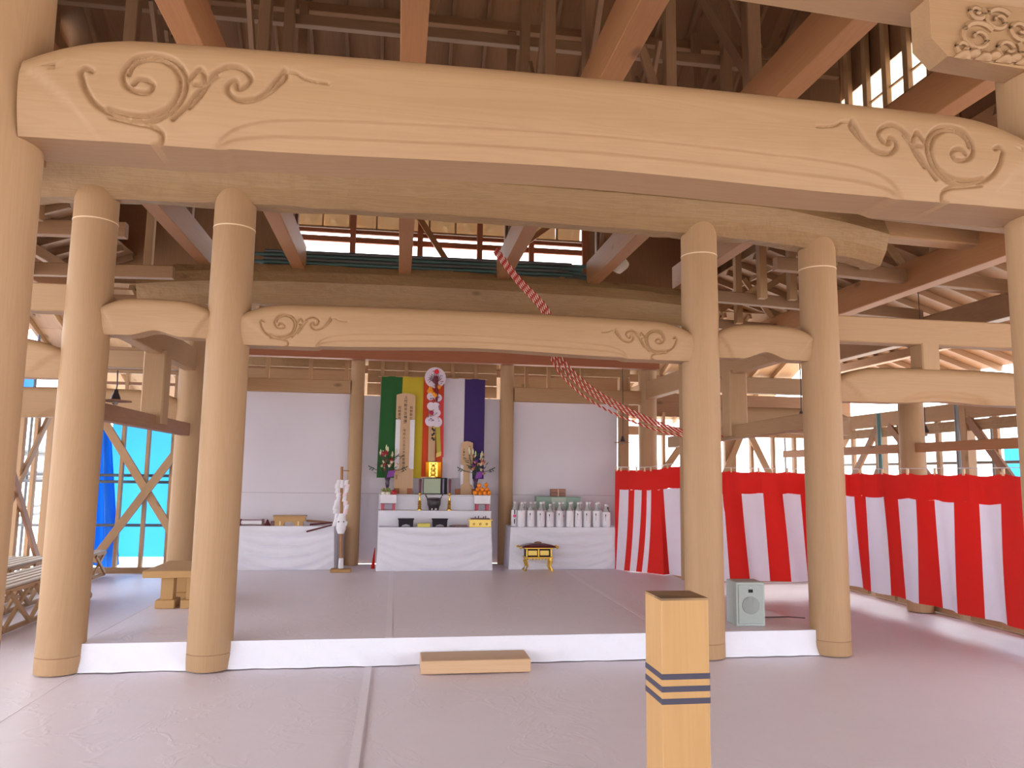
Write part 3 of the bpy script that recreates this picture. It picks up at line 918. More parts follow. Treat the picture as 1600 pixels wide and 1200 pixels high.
wr = structure('wall_right')
for y, w_ in ((6.2, 0.14), (7.2, 0.06), (8.3, 0.14), (8.8, 0.06), (9.35, 0.05), (9.9, 0.15), (10.5, 0.06), (11.4, 0.06), (11.9, 0.15), (12.7, 0.06), (13.5, 0.14)):
    timber('wall_stud', (8.25, y, 0), (8.25, y, 2.75), w_, max(0.08, w_), 'frame', wr)
timber('sill', (8.25, 4, 0.05), (8.25, 13.6, 0.05), 0.12, 0.12, 'frame', wr)
timber('head_plate', (8.25, 4, 2.72), (8.25, 13.6, 2.72), 0.14, 0.24, 'frame', wr)
timber('wall_board', (8.22, 4, 2.5), (8.22, 13.6, 2.5), 0.03, 0.16, 'log', wr)
for a, b in (((9.9, 1.0), (11.6, 2.6)), ((11.9, 2.6), (13.4, 0.9)), ((12.6, 0.9), (11.9, 1.9)), ((9.8, 2.6), (8.5, 1.0))):
    timber('brace', (8.2, a[0], a[1]), (8.2, b[0], b[1]), 0.05, 0.12, 'brown', wr)


for k in range(10):
    y = 4.6 + 0.9 * k
    timber('dado_board', (8.20, y + 0.005, 0.40), (8.20, y + 0.895, 0.40), 0.025, 0.70, 'frame', wr)  # unseen boards added to hold back the glow under the curtain
for k in range(9):
    y = 5.6 + 0.62 * k
    timber('floor_edge_batten', (7.02, y, 0.07), (7.02, y + 0.56 - 0.12 * (k % 3 == 1), 0.07), 0.05, 0.14, 'hinoki', wr)
for k in range(5):
    x = 4.3 + 0.86 * k
    timber('dado_board', (x + 0.005, 13.50, 0.40), (x + 0.855, 13.50, 0.40), 0.025, 0.70, 'frame', wb)  # same added boards at the rear, blocking light behind the curtain
timber('floor_edge_batten', (4.3, 11.9, 0.06), (7.0, 11.9, 0.06), 0.05, 0.12, 'hinoki', wb)

# =================================================================== SCAFFOLD, TARPS
def pipes(label, rods, r=0.024, mat=STEEL):
    t = thing('scaffold', label, 'scaffold', rods[0][0])
    for a, b in rods:
        MB().tube([a, b], r, 8).build('scaffold_pipe', mat, t, True)
    return t


pipes('grey scaffold pipes outside the open left wall', [((-6.7, 4, z), (-6.7, 16, z)) for z in (0.85, 1.0, 1.52, 1.62, 1.95, 2.0)] + [((-6.7, y, -0.5), (-6.7, y, 4)) for y in (9.0, 10.8, 12.6, 14.4)], 0.03)
pipes('pair of grey scaffold pipes crossing before the large blue tarp', [((-6.4, 13.78, 1.60), (-2.6, 13.78, 1.60)), ((-6.4, 13.78, 1.49), (-2.6, 13.78, 1.49)), ((-6.4, 13.78, 0.76), (-2.6, 13.78, 0.76)), ((-6.2, 13.9, -0.5), (-6.2, 13.9, 4.0))], 0.025)
pipes('grey scaffold pipes outside the open right wall', [((8.7, 4, 1.97), (8.7, 15, 1.97)), ((8.7, 4, 2.0), (8.7, 9, 2.02))] + [((8.7, y, -0.5), (8.7, y, 2.7)) for y in (9.95, 13.4, 16.0)], 0.024)
pipes('teal jack post standing behind the striped curtain', [((7.6, 11.0, 0), (7.6, 11.0, 2.75))], 0.035, TEAL)
pipes('thick grey jack post near the right end of the curtain', [((7.6, 9.3, 0), (7.6, 9.3, 2.75))], 0.03, STEEL)


def tarp(name, label, fn, nu, nv, th, mat):
    t = thing(name, label, 'tarp', fn(0.5, 0.0))
    MB().grid(fn, nu, nv, thick=th).build('sheet', mat, t, True)
    return t


tarp('blue_tarp', 'large bright blue tarp hung behind the cross-braced wall on the left',
     lambda u, v: (-4.95 + 2.4 * u, 14.06 + 0.02 * math.sin(8 * u + 4 * v), 0.20 + 2.45 * v), 16, 14, (0, 0.004, 0), TARP)
tarp('blue_tarp', 'darker bunched blue tarp hanging beside the outer left column',
     lambda u, v: (-5.22 + (0.56 - 0.30 * v) * u, 13.95 + 0.07 * math.sin(15 * u + 2 * v), 0.05 + 2.65 * v + 0.05 * math.sin(7 * u)), 26, 12, (0, 0.004, 0), TARPD)
tarp('blue_tarp', 'small strip of deep blue tarp high behind the far left posts',
     lambda u, v: (-6.9, 10.5 + 5 * u, 2.95 + 0.8 * v + 0.05 * math.sin(9 * u)), 16, 3, (-0.004, 0, 0), TARPD)
tarp('blue_tarp', 'light blue tarp outside the right wall above the curtain',
     lambda u, v: (9.4 + 0.03 * math.sin(11 * u), 8.2 + 2.3 * u, 1.0 + 1.5 * v - 0.2 * u * u), 14, 8, (0.004, 0, 0), TARP)
b_ = thing('pipe_bundle', 'dark bundle of scaffold pipes lying on the rear log beam', 'pipes', (0.4, 11.2, 4.7))
for k in range(14):
    z = 4.655 + 0.055 * (k // 3); y = 11.2 + 0.06 * (k % 3)
    MB().tube([(-2.35 + R.uniform(0, .5), y, z + 0.06), (2.55 + R.uniform(0, .6), y, z + 0.10)], 0.028, 8).build('steel_pipe', TEAL if k % 2 else STEEL, b_, True)
for x in (-1.6, 0.7, 2.4):
    timber('bearer', (x, 10.95, 4.685), (x, 11.42, 4.685), 0.07, 0.05, 'frame', b_)
pb = thing('plastic_bag', 'crumpled translucent plastic bag hung on the tie beam beside the pipe bundle', 'bag', (2.95, 10.2, 4.6))
MB().grid(lambda u, v: (2.82 + 0.34 * u + 0.03 * math.sin(9 * v), 10.12 - 0.06 * math.sin(PI * u) * math.sin(PI * v) - 0.02 * math.sin(13 * u + 5 * v), 4.62 + 0.34 * v + 0.04 * math.sin(7 * u)), 12, 12, thick=(0, 0.06, 0)).build('film', MEMBRANE, pb, True)


# =================================================================== WHITE SHEETS BEHIND THE ALTAR
def wall_sheet(label, x0, x1, z0, z1, y, seed):
    rr = random.Random(seed); ph = [rr.uniform(0, 6) for _ in range(5)]
    t = thing('white_sheet', label, 'sheet', ((x0 + x1) / 2, y, z0))

    def fn(u, v):
        return (x0 + (x1 - x0) * u, y + 0.008 * math.sin(6 * u + 3 * v + ph[0]) + 0.005 * math.sin(15 * u - 8 * v + ph[1]), z0 + (z1 - z0) * v)
    MB().grid(fn, 26, 26, thick=(0, 0.004, 0)).build('cloth', WALLSHEET, t, True)
    MB().tube([fn(k / 12, (1.36 - z0) / (z1 - z0)) for k in range(13)], 0.006, 6).build('fold_line', plain('fold_%d' % seed, (0.52, 0.48, 0.52), 0.8), t, True)  # darker line drawn in for the shadow of a rail behind the sheet
    return t


wall_sheet('white sheet hung behind the left offering table', -2.9, -0.70, PH, 3.0, 12.68, 1)
wall_sheet('white sheet hung behind the altar and the coloured banner', -0.78, 1.92, PH, 2.98, 12.75, 2)
wall_sheet('white sheet hung behind the table of bottles', 1.80, 3.77, PH, 2.94, 12.69, 3)

# =================================================================== FIVE-COLOURED BANNER
bn = thing('banner', 'hanging five-coloured banner of green, yellow, orange, white and purple stripes', 'banner', (0.56, 12.5, 3.28))
for k, c in enumerate(('green', 'yellow', 'orange', 'white', 'purple')):
    xa = -0.30 + 0.344 * k
    zb_ = 1.62 if k != 3 else 1.63

    def fn(u, v):
        return (xa + (0.344) * u - 0.03 * (1 - v) * (k < 1), 12.50 + 0.006 * math.sin(9 * (xa + u) + 3 * v), zb_ + (3.29 - zb_) * v)
    MB().grid(fn, 6, 10, thick=(0, 0.003, 0)).build('cloth_stripe', BAND[c], bn, True)
MB().tube([(-0.36, 12.51, 3.29), (1.46, 12.51, 3.29)], 0.012, 8).build('hanging_rod', wood('frame', 'X'), bn, True)

# =================================================================== RED AND WHITE CURTAIN
P = [Vector(p) for p in ((3.48, 11.8), (4.05, 11.2), (4.8, 10.66), (6.45, 10.6), (6.45, 6.2))]
cum = [0]
for a, b in zip(P[:-1], P[1:]): cum.append(cum[-1] + (b - a).length)


def at_s(s_):
    s_ = max(0, min(s_, cum[-1] - 1e-6))
    for i in range(len(P) - 1):
        if s_ <= cum[i + 1]:
            t = (s_ - cum[i]) / (cum[i + 1] - cum[i])
            d_ = (P[i + 1] - P[i]).normalized()
            return P[i].lerp(P[i + 1], t), Vector((d_.y, -d_.x))
    return P[-1], Vector((1, 0))


CLIPS = [0.02, 0.095, 0.245, 0.371, 0.507, 0.629, 0.907, 1.3, 1.868, 2.307, 2.75, 3.2, 3.669, 4.216, 4.685, 5.202, 5.68, 6.174, 6.742, 7.3, 7.79]


def top_z(s_):
    for a, b in zip(CLIPS[:-1], CLIPS[1:]):
        if a <= s_ <= b:
            q = (s_ - a) / (b - a)
            sag = 0.03 * (b - a) / 0.5
            base = 1.80 + (0.08 * max(0, 1 - abs(s_ - 1.1) / 0.5)) - 0.02 * min(1, max(0, (s_ - 3.5) / 3))
            return base - sag * 4 * q * (1 - q)
    return 1.80


def cur(s_, h):
    """h 1 at the top, 0 at the hem"""
    p, n = at_s(s_)
    zt_ = top_z(s_)
    zb_ = 0.235 if s_ < 0.8 else (0.235 - 0.05 * min(1, (s_ - 0.8) / 0.6))
    lean = -0.10 * (1 - h) if 0.7 < s_ < 3.2 else (0.05 * (1 - h) ** 2 if s_ <= 0.7 else 0.06 * (1 - h) * math.sin(s_))
    p2, n2 = at_s(s_ - lean)
    amp = 0.035 * (1 - h) ** 1.2 + 0.012
    d_ = amp * math.sin(7.5 * s_ + 1.2 * h) + 0.012 * math.sin(17 * s_ + 3 * h)
    if s_ < 0.8: d_ += 0.16 * (1 - h) ** 2 * (s_ / 0.8)
    return (p2.x + n2.x * d_, p2.y + n2.y * d_, zb_ + (zt_ - zb_) * h)


ct = thing('striped_curtain', 'red and white striped ceremonial curtain hung along the right side', 'curtain', (6.45, 10.6, 0.2))
HB = 0.80
k = 0
ss = 0.0
while ss < 7.79:
    e = min(7.8, ss + 0.78)
    MB().grid(lambda u, v: cur(ss + (e - ss) * u, HB + (1 - HB) * v), 12, 4, thick=(0.002, 0.002, 0)).build('red_band', REDC, ct, True)
    ss = e
WS = [(0.08, 0.242), (0.344, 0.457), (0.546, 0.634), (0.82, 1.137), (1.42, 1.719), (2.014, 2.352), (2.641, 2.93), (3.22, 3.46), (3.721, 4.043), (4.325, 4.662), (4.977, 5.31), (5.633, 5.997), (6.353, 6.708), (7.02, 7.34), (7.6, 7.8)]
edges = [0.0]
seq = []
for a, b in WS:
    seq.append((edges[-1], a, 'r')); seq.append((a, b, 'w')); edges.append(b)
for a, b, c in seq:
    if b - a < 0.01: continue
    MB().grid(lambda u, v: cur(a + (b - a) * u, HB * v), max(3, int((b - a) * 22)), 14, thick=(0.002, 0.002, 0)).build('red_stripe' if c == 'r' else 'white_stripe', REDC if c == 'r' else WHITEC, ct, True)
MB().tube([cur(s_, 1.0)[:2] + (1.84 + (0.07 * max(0, 1 - abs(s_ - 1.1) / 0.5)),) for s_ in np.linspace(0, 7.79, 60)], 0.006, 6).build('cord', PAPER, ct, True)
for s_ in CLIPS:
    q = cur(s_, 1.0)
    MB().box((q[0], q[1] - 0.006, q[2] + 0.012), (0.02, 0.03, 0.075)).build('cloth_loop', PALEW, ct)

# =================================================================== ROPES
RP = [(1.2, 9.6, 4.66), (1.5, 9.6, 4.28), (1.86, 9.6, 3.9), (2.0, 9.6, 3.55), (2.02, 9.58, 3.25), (2.3, 9.55, 2.93), (2.64, 9.5, 2.69), (3.1, 9.4, 2.46), (3.57, 9.25, 2.28), (4.1, 9.12, 2.2)]
RPc = []
for i in range(len(RP) - 1):
    p0, p1, p2, p3 = [Vector(RP[max(0, min(len(RP) - 1, k))]) for k in (i - 1, i, i + 1, i + 2)]
    for k in range(8):
        t = k / 8
        RPc.append(0.5 * (2 * p1 + (p2 - p0) * t + (2 * p0 - 5 * p1 + 4 * p2 - p3) * t * t + (3 * p1 - p0 - 3 * p2 + p3) * t ** 3))
RPc.append(Vector(RP[-1]))
# dense resample
dense = []
for a, b in zip(RPc[:-1], RPc[1:]):
    for k in range(4): dense.append(a.lerp(b, k / 4))
rl = ['uppermost of the four red and white twisted ropes', 'second from top of the four red and white twisted ropes', 'third from top of the four red and white twisted ropes', 'lowest of the four red and white twisted ropes, sagging most']
for k in range(4):
    tr = thing('twisted_rope', rl[k], 'rope', RP[0], 'red and white ropes')
    n = len(dense)
    base = []
    for i, p in enumerate(dense):
        f_ = i / n
        spread = 0.021 + 0.03 * min(1, 2 * f_) * math.sin(PI * min(1, f_ * 1.1))
        off = (1.5 - k) * spread
        dn = -0.04 * (k == 3) * math.sin(PI * min(1, max(0, (f_ - 0.4) / 0.6)))
        base.append(p + Vector((0.55 * off, 0.02 * k, 0.62 * off + dn)))
    for c, m_ in ((0, ROPER), (1, ROPEW)):
        pth = []
        acc = 0
        for i, p in enumerate(base):
            if i: acc += (p - base[i - 1]).length
            t = (base[min(i + 1, n - 1)] - base[max(i - 1, 0)]).normalized()
            a1 = t.cross(Vector((0, 1, 0))).normalized(); a2 = t.cross(a1)
            an = 2 * PI * acc / 0.085 + PI * c
            pth.append(p + (a1 * math.cos(an) + a2 * math.sin(an)) * 0.007)
        MB().tube(pth, 0.0105 if c == 0 else 0.0062, 6).build('red_strand' if c == 0 else 'white_strand', m_, tr, True)

# =================================================================== FOREGROUND: BANDED POST, STEP BLOCK, SPEAKER, BENCH
ps = thing('banded_post', 'square golden wooden post with three dark bands in the right foreground', 'post', (0.765, 2.02, 0))
w2 = 0.0655
MB().box((0.765, 2.02, 0.688), (2 * w2, 2 * w2, 1.376), 0.002).build('shaft', wood('golden', 'Z'), ps)
c_ = (0.765, 2.02)
tp = [(c_[0] + sx * w2, c_[1] + sy_ * w2, 1.376) for sx, sy_ in ((-1, -1), (1, -1), (1, 1), (-1, 1))] 
tp = [(x, y, z + dz_) for dz_ in (-0.002, 0.004) for x, y, z in tp]
MB().add(tp, [(3, 2, 1, 0), (4, 5, 6, 7), (0, 1, 5, 4), (1, 2, 6, 5), (2, 3, 7, 6), (3, 0, 4, 7)]).build('end_grain_top', wood('log', 'X'), ps)
for z in (1.180, 1.149, 1.118):
    MB().box((0.765, 2.02, z), (2 * w2 + 0.002, 2 * w2 + 0.002, 0.0145)).build('dark_band', NAVY, ps)

sb = thing('step_block', 'low rectangular wooden step lying on the floor before the platform', 'step', (0.73, 6.82, 0))
MB().box((0.725, 6.84, 0.055), (0.95, 0.34, 0.11), 0.006).build('block', wood('new', 'X'), sb)

sp_t = thing('loudspeaker', 'grey box loudspeaker with round grille on the platform edge', 'speaker', (3.55, 7.42, PH), rz=-0.06)
t = sp_t
MB().box((0, 0, 0.215), (0.30, 0.26, 0.43), 0.008).build('cabinet', GREYP, t, False, True)
fp_ = MB().box((0, -0.133, 0.215), (0.255, 0.012, 0.385), 0.004).build('front_panel', plain('speaker_front', (0.36, 0.41, 0.40), 0.6), t, False, True)
me = MB().lathe([(0.088, 0), (0.088, 0.008), (0.06, 0.012), (0.0001, 0.014)], 28)
me.v = [(p[0], -0.137 - p[2], 0.205 + p[1]) for p in me.v]; me.f = [tuple(reversed(q)) for q in me.f]
me.build('round_grille', GREYG, fp_, True, True)
MB().box((0, -0.14, 0.345), (0.045, 0.006, 0.03)).build('badge', BLACK, fp_, False, True)
MB().box((0, -0.14, 0.378), (0.014, 0.004, 0.01)).build('small_lamp', plain('grey_light', (0.5, 0.52, 0.5), 0.4), fp_, False, True)
MB().tube([(0.12, 0.14, 0.05), (0.35, 0.3, 0.008), (0.6, 0.32, 0.008), (0.75, 0.25, 0.008)], 0.006, 6).build('cable', DARK, t, True, True)

be = thing('low_bench', 'low wooden bench with block feet at the left edge of the platform', 'bench', (-2.2, 9.15, PH))
MB().box((-2.34, 9.08, 0.60), (0.58, 0.95, 0.075), 0.006).build('top_plank', wood('golden', 'X'), be)
for x, y in ((-2.42, 8.84), (-2.16, 8.84), (-2.42, 9.36), (-2.16, 9.36)):
    lg = MB().box((x, y, 0.435), (0.13, 0.12, 0.26), 0.004).build('leg', wood('golden', 'Z'), be)
    MB().box((x, y, 0.27), (0.20, 0.24, 0.09), 0.006).build('foot_block', wood('golden', 'X'), lg)


# =================================================================== FOLDING TRESTLE BENCHES
def trestle(label, x0, x1, y0, y1, h):
    t = thing('trestle_bench', label, 'bench', ((x0 + x1) / 2, y0, 0))
    n = 5
    for k in range(n):
        x = x0 + (x1 - x0) * (k + 0.5) / n
        timber('top_slat', (x, y0, h), (x, y1, h), (x1 - x0) / n * 0.72, 0.022, 'grey', t)
    for x in (x0 + 0.02, x1 - 0.02):
        timber('bottom_rail', (x, y0, 0.025), (x, y1, 0.025), 0.04, 0.045, 'frame', t)
        timber('top_rail', (x, y0, h - 0.035), (x, y1, h - 0.035), 0.04, 0.045, 'frame', t)
        m = max(2, round((y1 - y0) / 0.62))
        for k in range(m):
            ya, yb = y0 + (y1 - y0) * k / m + 0.04, y0 + (y1 - y0) * (k + 1) / m - 0.04
            timber('cross_leg', (x, ya, 0.04), (x, yb, h - 0.05), 0.03, 0.045, 'frame', t)
            timber('cross_leg', (x + 0.032, yb, 0.04), (x + 0.032, ya, h - 0.05), 0.03, 0.045, 'frame', t)
    for k in range(4):
        y = y0 + (y1 - y0) * (k + 0.5) / 4
        timber('cross_bar', (x0, y, h - 0.04), (x1, y, h - 0.04), 0.04, 0.03, 'frame', t)
    return t


trestle('nearer low trestle bench with crossed legs at the left edge', -4.50, -3.95, 8.1, 10.9, 0.46)
trestle('farther low trestle bench with crossed legs behind the near one', -5.45, -4.85, 9.3, 11.9, 0.44)
trestle('third low trestle bench, only its end showing right of the outer left column', -4.9, -4.6, 12.2, 13.2, 0.40)


# =================================================================== PENDANT LAMPS
def lamp(label, x, y, z, top):
    t = thing('pendant_lamp', label, 'lamp', (x, y, z))
    MB().tube([(0, 0, 0.09), (0.006, 0, (top - z) * 0.5), (0, 0, top - z)], 0.006, 6).build('cord', DARK, t, True, True)
    MB().lathe([(0.045, 0.0), (0.04, 0.03), (0.022, 0.07), (0.018, 0.10)], 16).build('socket', DARK, t, True, True)
    MB().lathe([(0.14, -0.012), (0.138, -0.004), (0.05, 0.006), (0.03, 0.012)], 24).build('shade', wood('brown', 'X'), t, True, True)
    MB().ball((0, 0, -0.02), 0.028, 10, 6).build('bulb', plain('lamp_glass_%d' % int(x * 10 + 50), (0.25, 0.22, 0.2), 0.2), t, True, True)
    return t


lamp('dark pendant lamp hanging above the right end of the striped curtain corner', 3.76, 12.32, 2.27, 3.56)
lamp('dark pendant lamp hanging behind the outer right column', 4.42, 7.75, 2.34, 3.1)
lamp('dark pendant lamp hanging beside the outer left column over the brown rail', -2.62, 7.45, 2.34, 2.62)
lamp('dark pendant lamp hanging against the light blue tarp at right', 7.04, 9.2, 2.33, 4.56)

# =================================================================== ALTAR TABLES
def draped(name, label, x0, x1, y0, y1, z0, z1, seed, swag=True):
    t = thing(name, label, 'table', ((x0 + x1) / 2, y0, z0))
    MB().box(((x0 + x1) / 2, (y0 + y1) / 2 + 0.02, z1 - 0.02), (x1 - x0 - 0.03, y1 - y0 - 0.03, 0.03)).build('table_top', wood('frame', 'X'), t)
    for x in (x0 + 0.08, x1 - 0.08):
        for y in (y0 + 0.09, y1 - 0.06):
            MB().box((x, y, (z0 + z1 - 0.035) / 2), (0.05, 0.05, z1 - z0 - 0.035)).build('leg', wood('frame', 'Z'), t)
    rr = random.Random(seed)
    ph = [rr.uniform(-0.4, 0.4) for _ in range(4)]

    def front(u, v):
        x = x0 + (x1 - x0) * u + (u - 0.5) * 0.05 * (1 - v)
        w_ = 4 * u * (1 - u)
        fold = 0.0
        if swag:
            for k in range(5):        # hanging catenary folds
                c = 0.95 - 0.17 * k - 0.30 * w_ * (0.5 + 0.25 * k)
                fold += 0.028 * math.exp(-((v - c) / 0.05) ** 2) * (0.4 + w_)
            fold += 0.010 * math.exp(-((v - 1.6 * u) / 0.05) ** 2) + 0.010 * math.exp(-((v - 1.7 * (1 - u)) / 0.06) ** 2)
        return (x, y0 - fold - 0.02 * (1 - v) - 0.006 * math.sin(12 * u + 5 * v + ph[0]) * (1 - v), z0 + 0.004 + (z1 - z0 - 0.004) * v)
    MB().grid(front, 48, 30, thick=(0, 0.004, 0)).build('cloth_front', CLOTH, t, True)
    MB().grid(lambda u, v: (x0 + (x1 - x0) * u, y0 + (y1 - y0) * v, z1), 12, 4, thick=(0, 0, -0.004)).build('cloth_top', CLOTH, t, True)
    for sgn, x in ((-1, x0), (1, x1)):
        MB().grid(lambda u, v: (x + sgn * 0.025 * (1 - v) + sgn * 0.008 * math.sin(14 * u) * (1 - v), y0 + (y1 - y0) * u, z0 + 0.004 + (z1 - z0 - 0.004) * v), 8, 8, thick=(-sgn * 0.004, 0, 0)).build('cloth_side', CLOTH, t, True)
    return t


ZT = 0.878
draped('draped_table', 'lowest altar table draped in white cloth, at the centre', -0.25, 1.47, 11.76, 12.06, PH, ZT, 1)
draped('draped_table', 'long side table draped in white cloth, left of the altar', -2.5, -0.93, 11.95, 12.5, PH, ZT, 2)
draped('draped_table', 'side table draped in white cloth under the bottles', 1.79, 3.58, 11.86, 12.5, PH, ZT, 3)
t2 = thing('altar_tier', 'middle white altar tier carrying the black incense burner', 'altar', (0.6, 12.07, PH))
MB().box((0.615, 12.16, 0.665), (1.78, 0.18, 0.88), 0.006).build('riser_box', CLOTH, t2)
MB().box((0.615, 12.155, 1.111), (1.80, 0.20, 0.016), 0.003).build('shelf_edge', plain('shelf_white', (0.74, 0.72, 0.78), 0.5), t2)
t3 = thing('altar_tier', 'top white altar tier carrying the flower vases', 'altar', (0.6, 12.3, PH))
MB().box((0.615, 12.36, 0.785), (1.78, 0.20, 1.12), 0.006).build('riser_box', CLOTH, t3)
MB().box((0.615, 12.355, 1.355), (1.80, 0.22, 0.016), 0.003).build('shelf_edge', plain('shelf_white2', (0.74, 0.72, 0.78), 0.5), t3)
Z2, Z3 = 1.12, 1.364

# ---- desk-like black stands
def stand(label, x):
    t = thing('reading_stand', label, 'stand', (x, 11.84, ZT))
    out = [(-0.11, 0.0), (-0.07, 0.0), (-0.055, 0.03), (0.0, 0.045), (0.055, 0.03), (0.07, 0.0), (0.11, 0.0), (0.115, 0.115), (-0.115, 0.115)]
    MB().prism(out, -0.05, 0.06).build('arched_body', BLACK, t, False, True)
    MB().box((0, 0.0, 0.122), (0.25, 0.14, 0.014), 0.003).build('top_board', BLACK, t, False, True)
    return t


stand('black arched reading stand, left one on the altar table', 0.155)
stand('black arched reading stand, middle of the altar table right of the yellow book', 0.675)
yb_ = thing('sutra_book', 'yellow folded book lying between the two black stands', 'book', (0.43, 11.83, ZT))
for k in range(3):
    MB().box((0.43, 11.83, ZT + 0.012 + 0.019 * k), (0.20 - 0.004 * k, 0.08, 0.018), 0.002).build('book_page', plain('yellow_paper%d' % k, (0.70, 0.66 - 0.03 * k, 0.16), 0.7), yb_)
fr = thing('flat_rest', 'flat dark purple tray with a short handle right of the black stand', 'tray', (0.97, 11.83, ZT))
MB().box((0.98, 11.83, ZT + 0.022), (0.24, 0.09, 0.02), 0.004).build('tray_board', MAROON, fr)
for x in (0.89, 1.07):
    MB().box((x, 11.83, ZT + 0.007), (0.03, 0.08, 0.014)).build('tray_foot', MAROON, fr)
MB().tube([(0.90, 11.80, ZT + 0.022), (0.82, 11.79, ZT + 0.02)], 0.008, 8).build('handle', DARK, fr, True)
gb = thing('incense_box', 'yellow gold box with three crests at the right end of the altar table', 'box', (1.30, 11.84, ZT))
MB().box((1.30, 11.84, ZT + 0.055), (0.34, 0.13, 0.105), 0.004).build('box_body', GOLDP, gb)
MB().box((1.30, 11.84, ZT + 0.112), (0.375, 0.155, 0.018), 0.003).build('rim', GOLDP, gb)
MB().box((1.30, 11.84, ZT + 0.128), (0.30, 0.11, 0.022), 0.006).build('contents', MAROON, gb)
for k, x in enumerate((1.20, 1.30, 1.40)):
    for j in range(5):
        a = 2 * PI * j / 5 + PI / 2
        q = MB().lathe([(0.0085, 0), (0.0085, 0.003)], 10)
        q.v = [(x + 0.013 * math.cos(a) + p[0], 11.7745 - p[2], ZT + 0.052 + 0.013 * math.sin(a) + p[1]) for p in q.v]
        q.build('crest_petal', plain('crest_brown', (0.35, 0.18, 0.03), 0.6), gb)
for k, x in enumerate((1.22, 1.27, 1.35, 1.38)):
    MB().tube([(x, 11.83, ZT + 0.135), (x + 0.01, 11.83, ZT + 0.165 + 0.01 * (k % 2))], 0.008, 6).build('incense_piece', MAROON, gb, True)

# ---- candlesticks
def candlestick(label, x):
    t = thing('candlestick', label, 'candlestick', (x, 12.13, Z2))
    prof = [(0.040, 0), (0.040, 0.012), (0.022, 0.03), (0.030, 0.05), (0.020, 0.07), (0.032, 0.09), (0.018, 0.11), (0.028, 0.13), (0.014, 0.15), (0.020, 0.17), (0.010, 0.2), (0.010, 0.225), (0.024, 0.245), (0.024, 0.262), (0.014, 0.27)]
    MB().lathe(prof, 16).build('gold_stem', GOLD, t, True, True)
    cd_ = MB().lathe([(0.017, 0.27), (0.020, 0.45), (0.021, 0.485), (0.012, 0.492)], 14).build('candle', CANDLE, t, True, True)
    MB().tube([(0, 0, 0.49), (0, 0, 0.51)], 0.003, 5).build('wick', DARK, cd_, True, True)


candlestick('gold candlestick with dark red candle left of the incense burner', 0.365)
candlestick('gold candlestick with dark red candle right of the incense burner', 0.835)

# ---- incense burner
ib = thing('incense_burner', 'black round incense burner with raised handles on the middle tier', 'incense burner', (0.59, 12.12, Z2))
MB().lathe([(0.05, 0.035), (0.085, 0.05), (0.105, 0.09), (0.108, 0.14), (0.10, 0.165), (0.112, 0.178), (0.112, 0.195), (0.095, 0.197), (0.09, 0.17), (0.02, 0.165)], 24).build('bowl', DARK, ib, True, True)
for s_ in (-1, 1):
    MB().tube([(s_ * 0.10, 0, 0.15), (s_ * 0.112, 0, 0.2), (s_ * 0.135, 0, 0.24), (s_ * 0.125, 0, 0.262)], 0.010, 8).build('handle', DARK, ib, True, True)
for k in range(3):
    a = -PI / 2 + 2 * PI * (k + 0.5) / 3
    MB().lathe([(0.014, 0), (0.020, 0.02), (0.026, 0.05)], 10, (0.07 * math.cos(a), 0.07 * math.sin(a), 0)).build('foot', DARK, ib, True, True)
for x in (-0.03, 0.035):
    MB().ball((x, -0.075, 0.022), 0.013, 10, 6).build('pale_knob', PAPER, ib, True, True)
for z in (0.10, 0.12):
    MB().tube([(-0.035, -0.107, z), (0, -0.110, z), (0.035, -0.107, z)], 0.0025, 5).build('engraved_line', STEEL, ib, True, True)

# ---- glossy box and gold shrine
gx = thing('lacquer_stand', 'glossy black lacquered box below the golden shrine', 'stand', (0.62, 12.4, Z3))
MB().box((0.615, 12.38, Z3 + 0.135), (0.385, 0.12, 0.262), 0.004).build('panel_body', BLACK, gx)
MB().box((0.565, 12.318, Z3 + 0.135), (0.27, 0.006, 0.24), 0.002).build('mirror_face', plain('greenish_mirror', (0.22, 0.25, 0.17), 0.35, 0.3, bscale=4), gx)  # pale green reflection in the glossy box, put in as a coloured panel
MB().box((0.745, 12.318, Z3 + 0.135), (0.03, 0.006, 0.24), 0.002).build('violet_strip', plain('violet', (0.10, 0.06, 0.18), 0.3), gx)  # violet streak of that reflection, coloured in as well
MB().box((0.50, 12.38, Z3 + 0.272), (0.24, 0.15, 0.012), 0.003).build('pale_shelf', PALEW, gx)
gs = thing('golden_shrine', 'bright golden folding screen shrine standing at the altar centre', 'shrine', (0.58, 12.4, Z3 + 0.28))
for k, (xa, xb, ya, yb2) in enumerate(((0.455, 0.51, 12.345, 12.42), (0.51, 0.65, 12.42, 12.42), (0.65, 0.705, 12.42, 12.345))):
    MB().grid(lambda u, v: (xa + (xb - xa) * u, ya + (yb2 - ya) * u, Z3 + 0.28 + 0.24 * v), 2, 2, thick=(0, 0.008, 0)).build('gold_panel', GOLD, gs)
MB().lathe([(0.055, 0), (0.055, 0.015), (0.03, 0.03), (0.04, 0.05), (0.035, 0.10), (0.022, 0.135), (0.03, 0.16), (0.022, 0.19), (0.006, 0.205)], 16, (0.58, 12.375, Z3 + 0.278)).build('gilded_figure', GOLD, gs, True)
MB().box((0.58, 12.40, Z3 + 0.527), (0.16, 0.05, 0.014), 0.003).build('top_rail', plain('dark_gold', (0.20, 0.10, 0.03), 0.5), gs)
for x in (0.545, 0.615):
    for z in (0.06, 0.13, 0.21):
        MB().ball((x, 12.36, Z3 + 0.28 + z), 0.012, 8, 5).build('gold_boss', GOLD, gs, True)

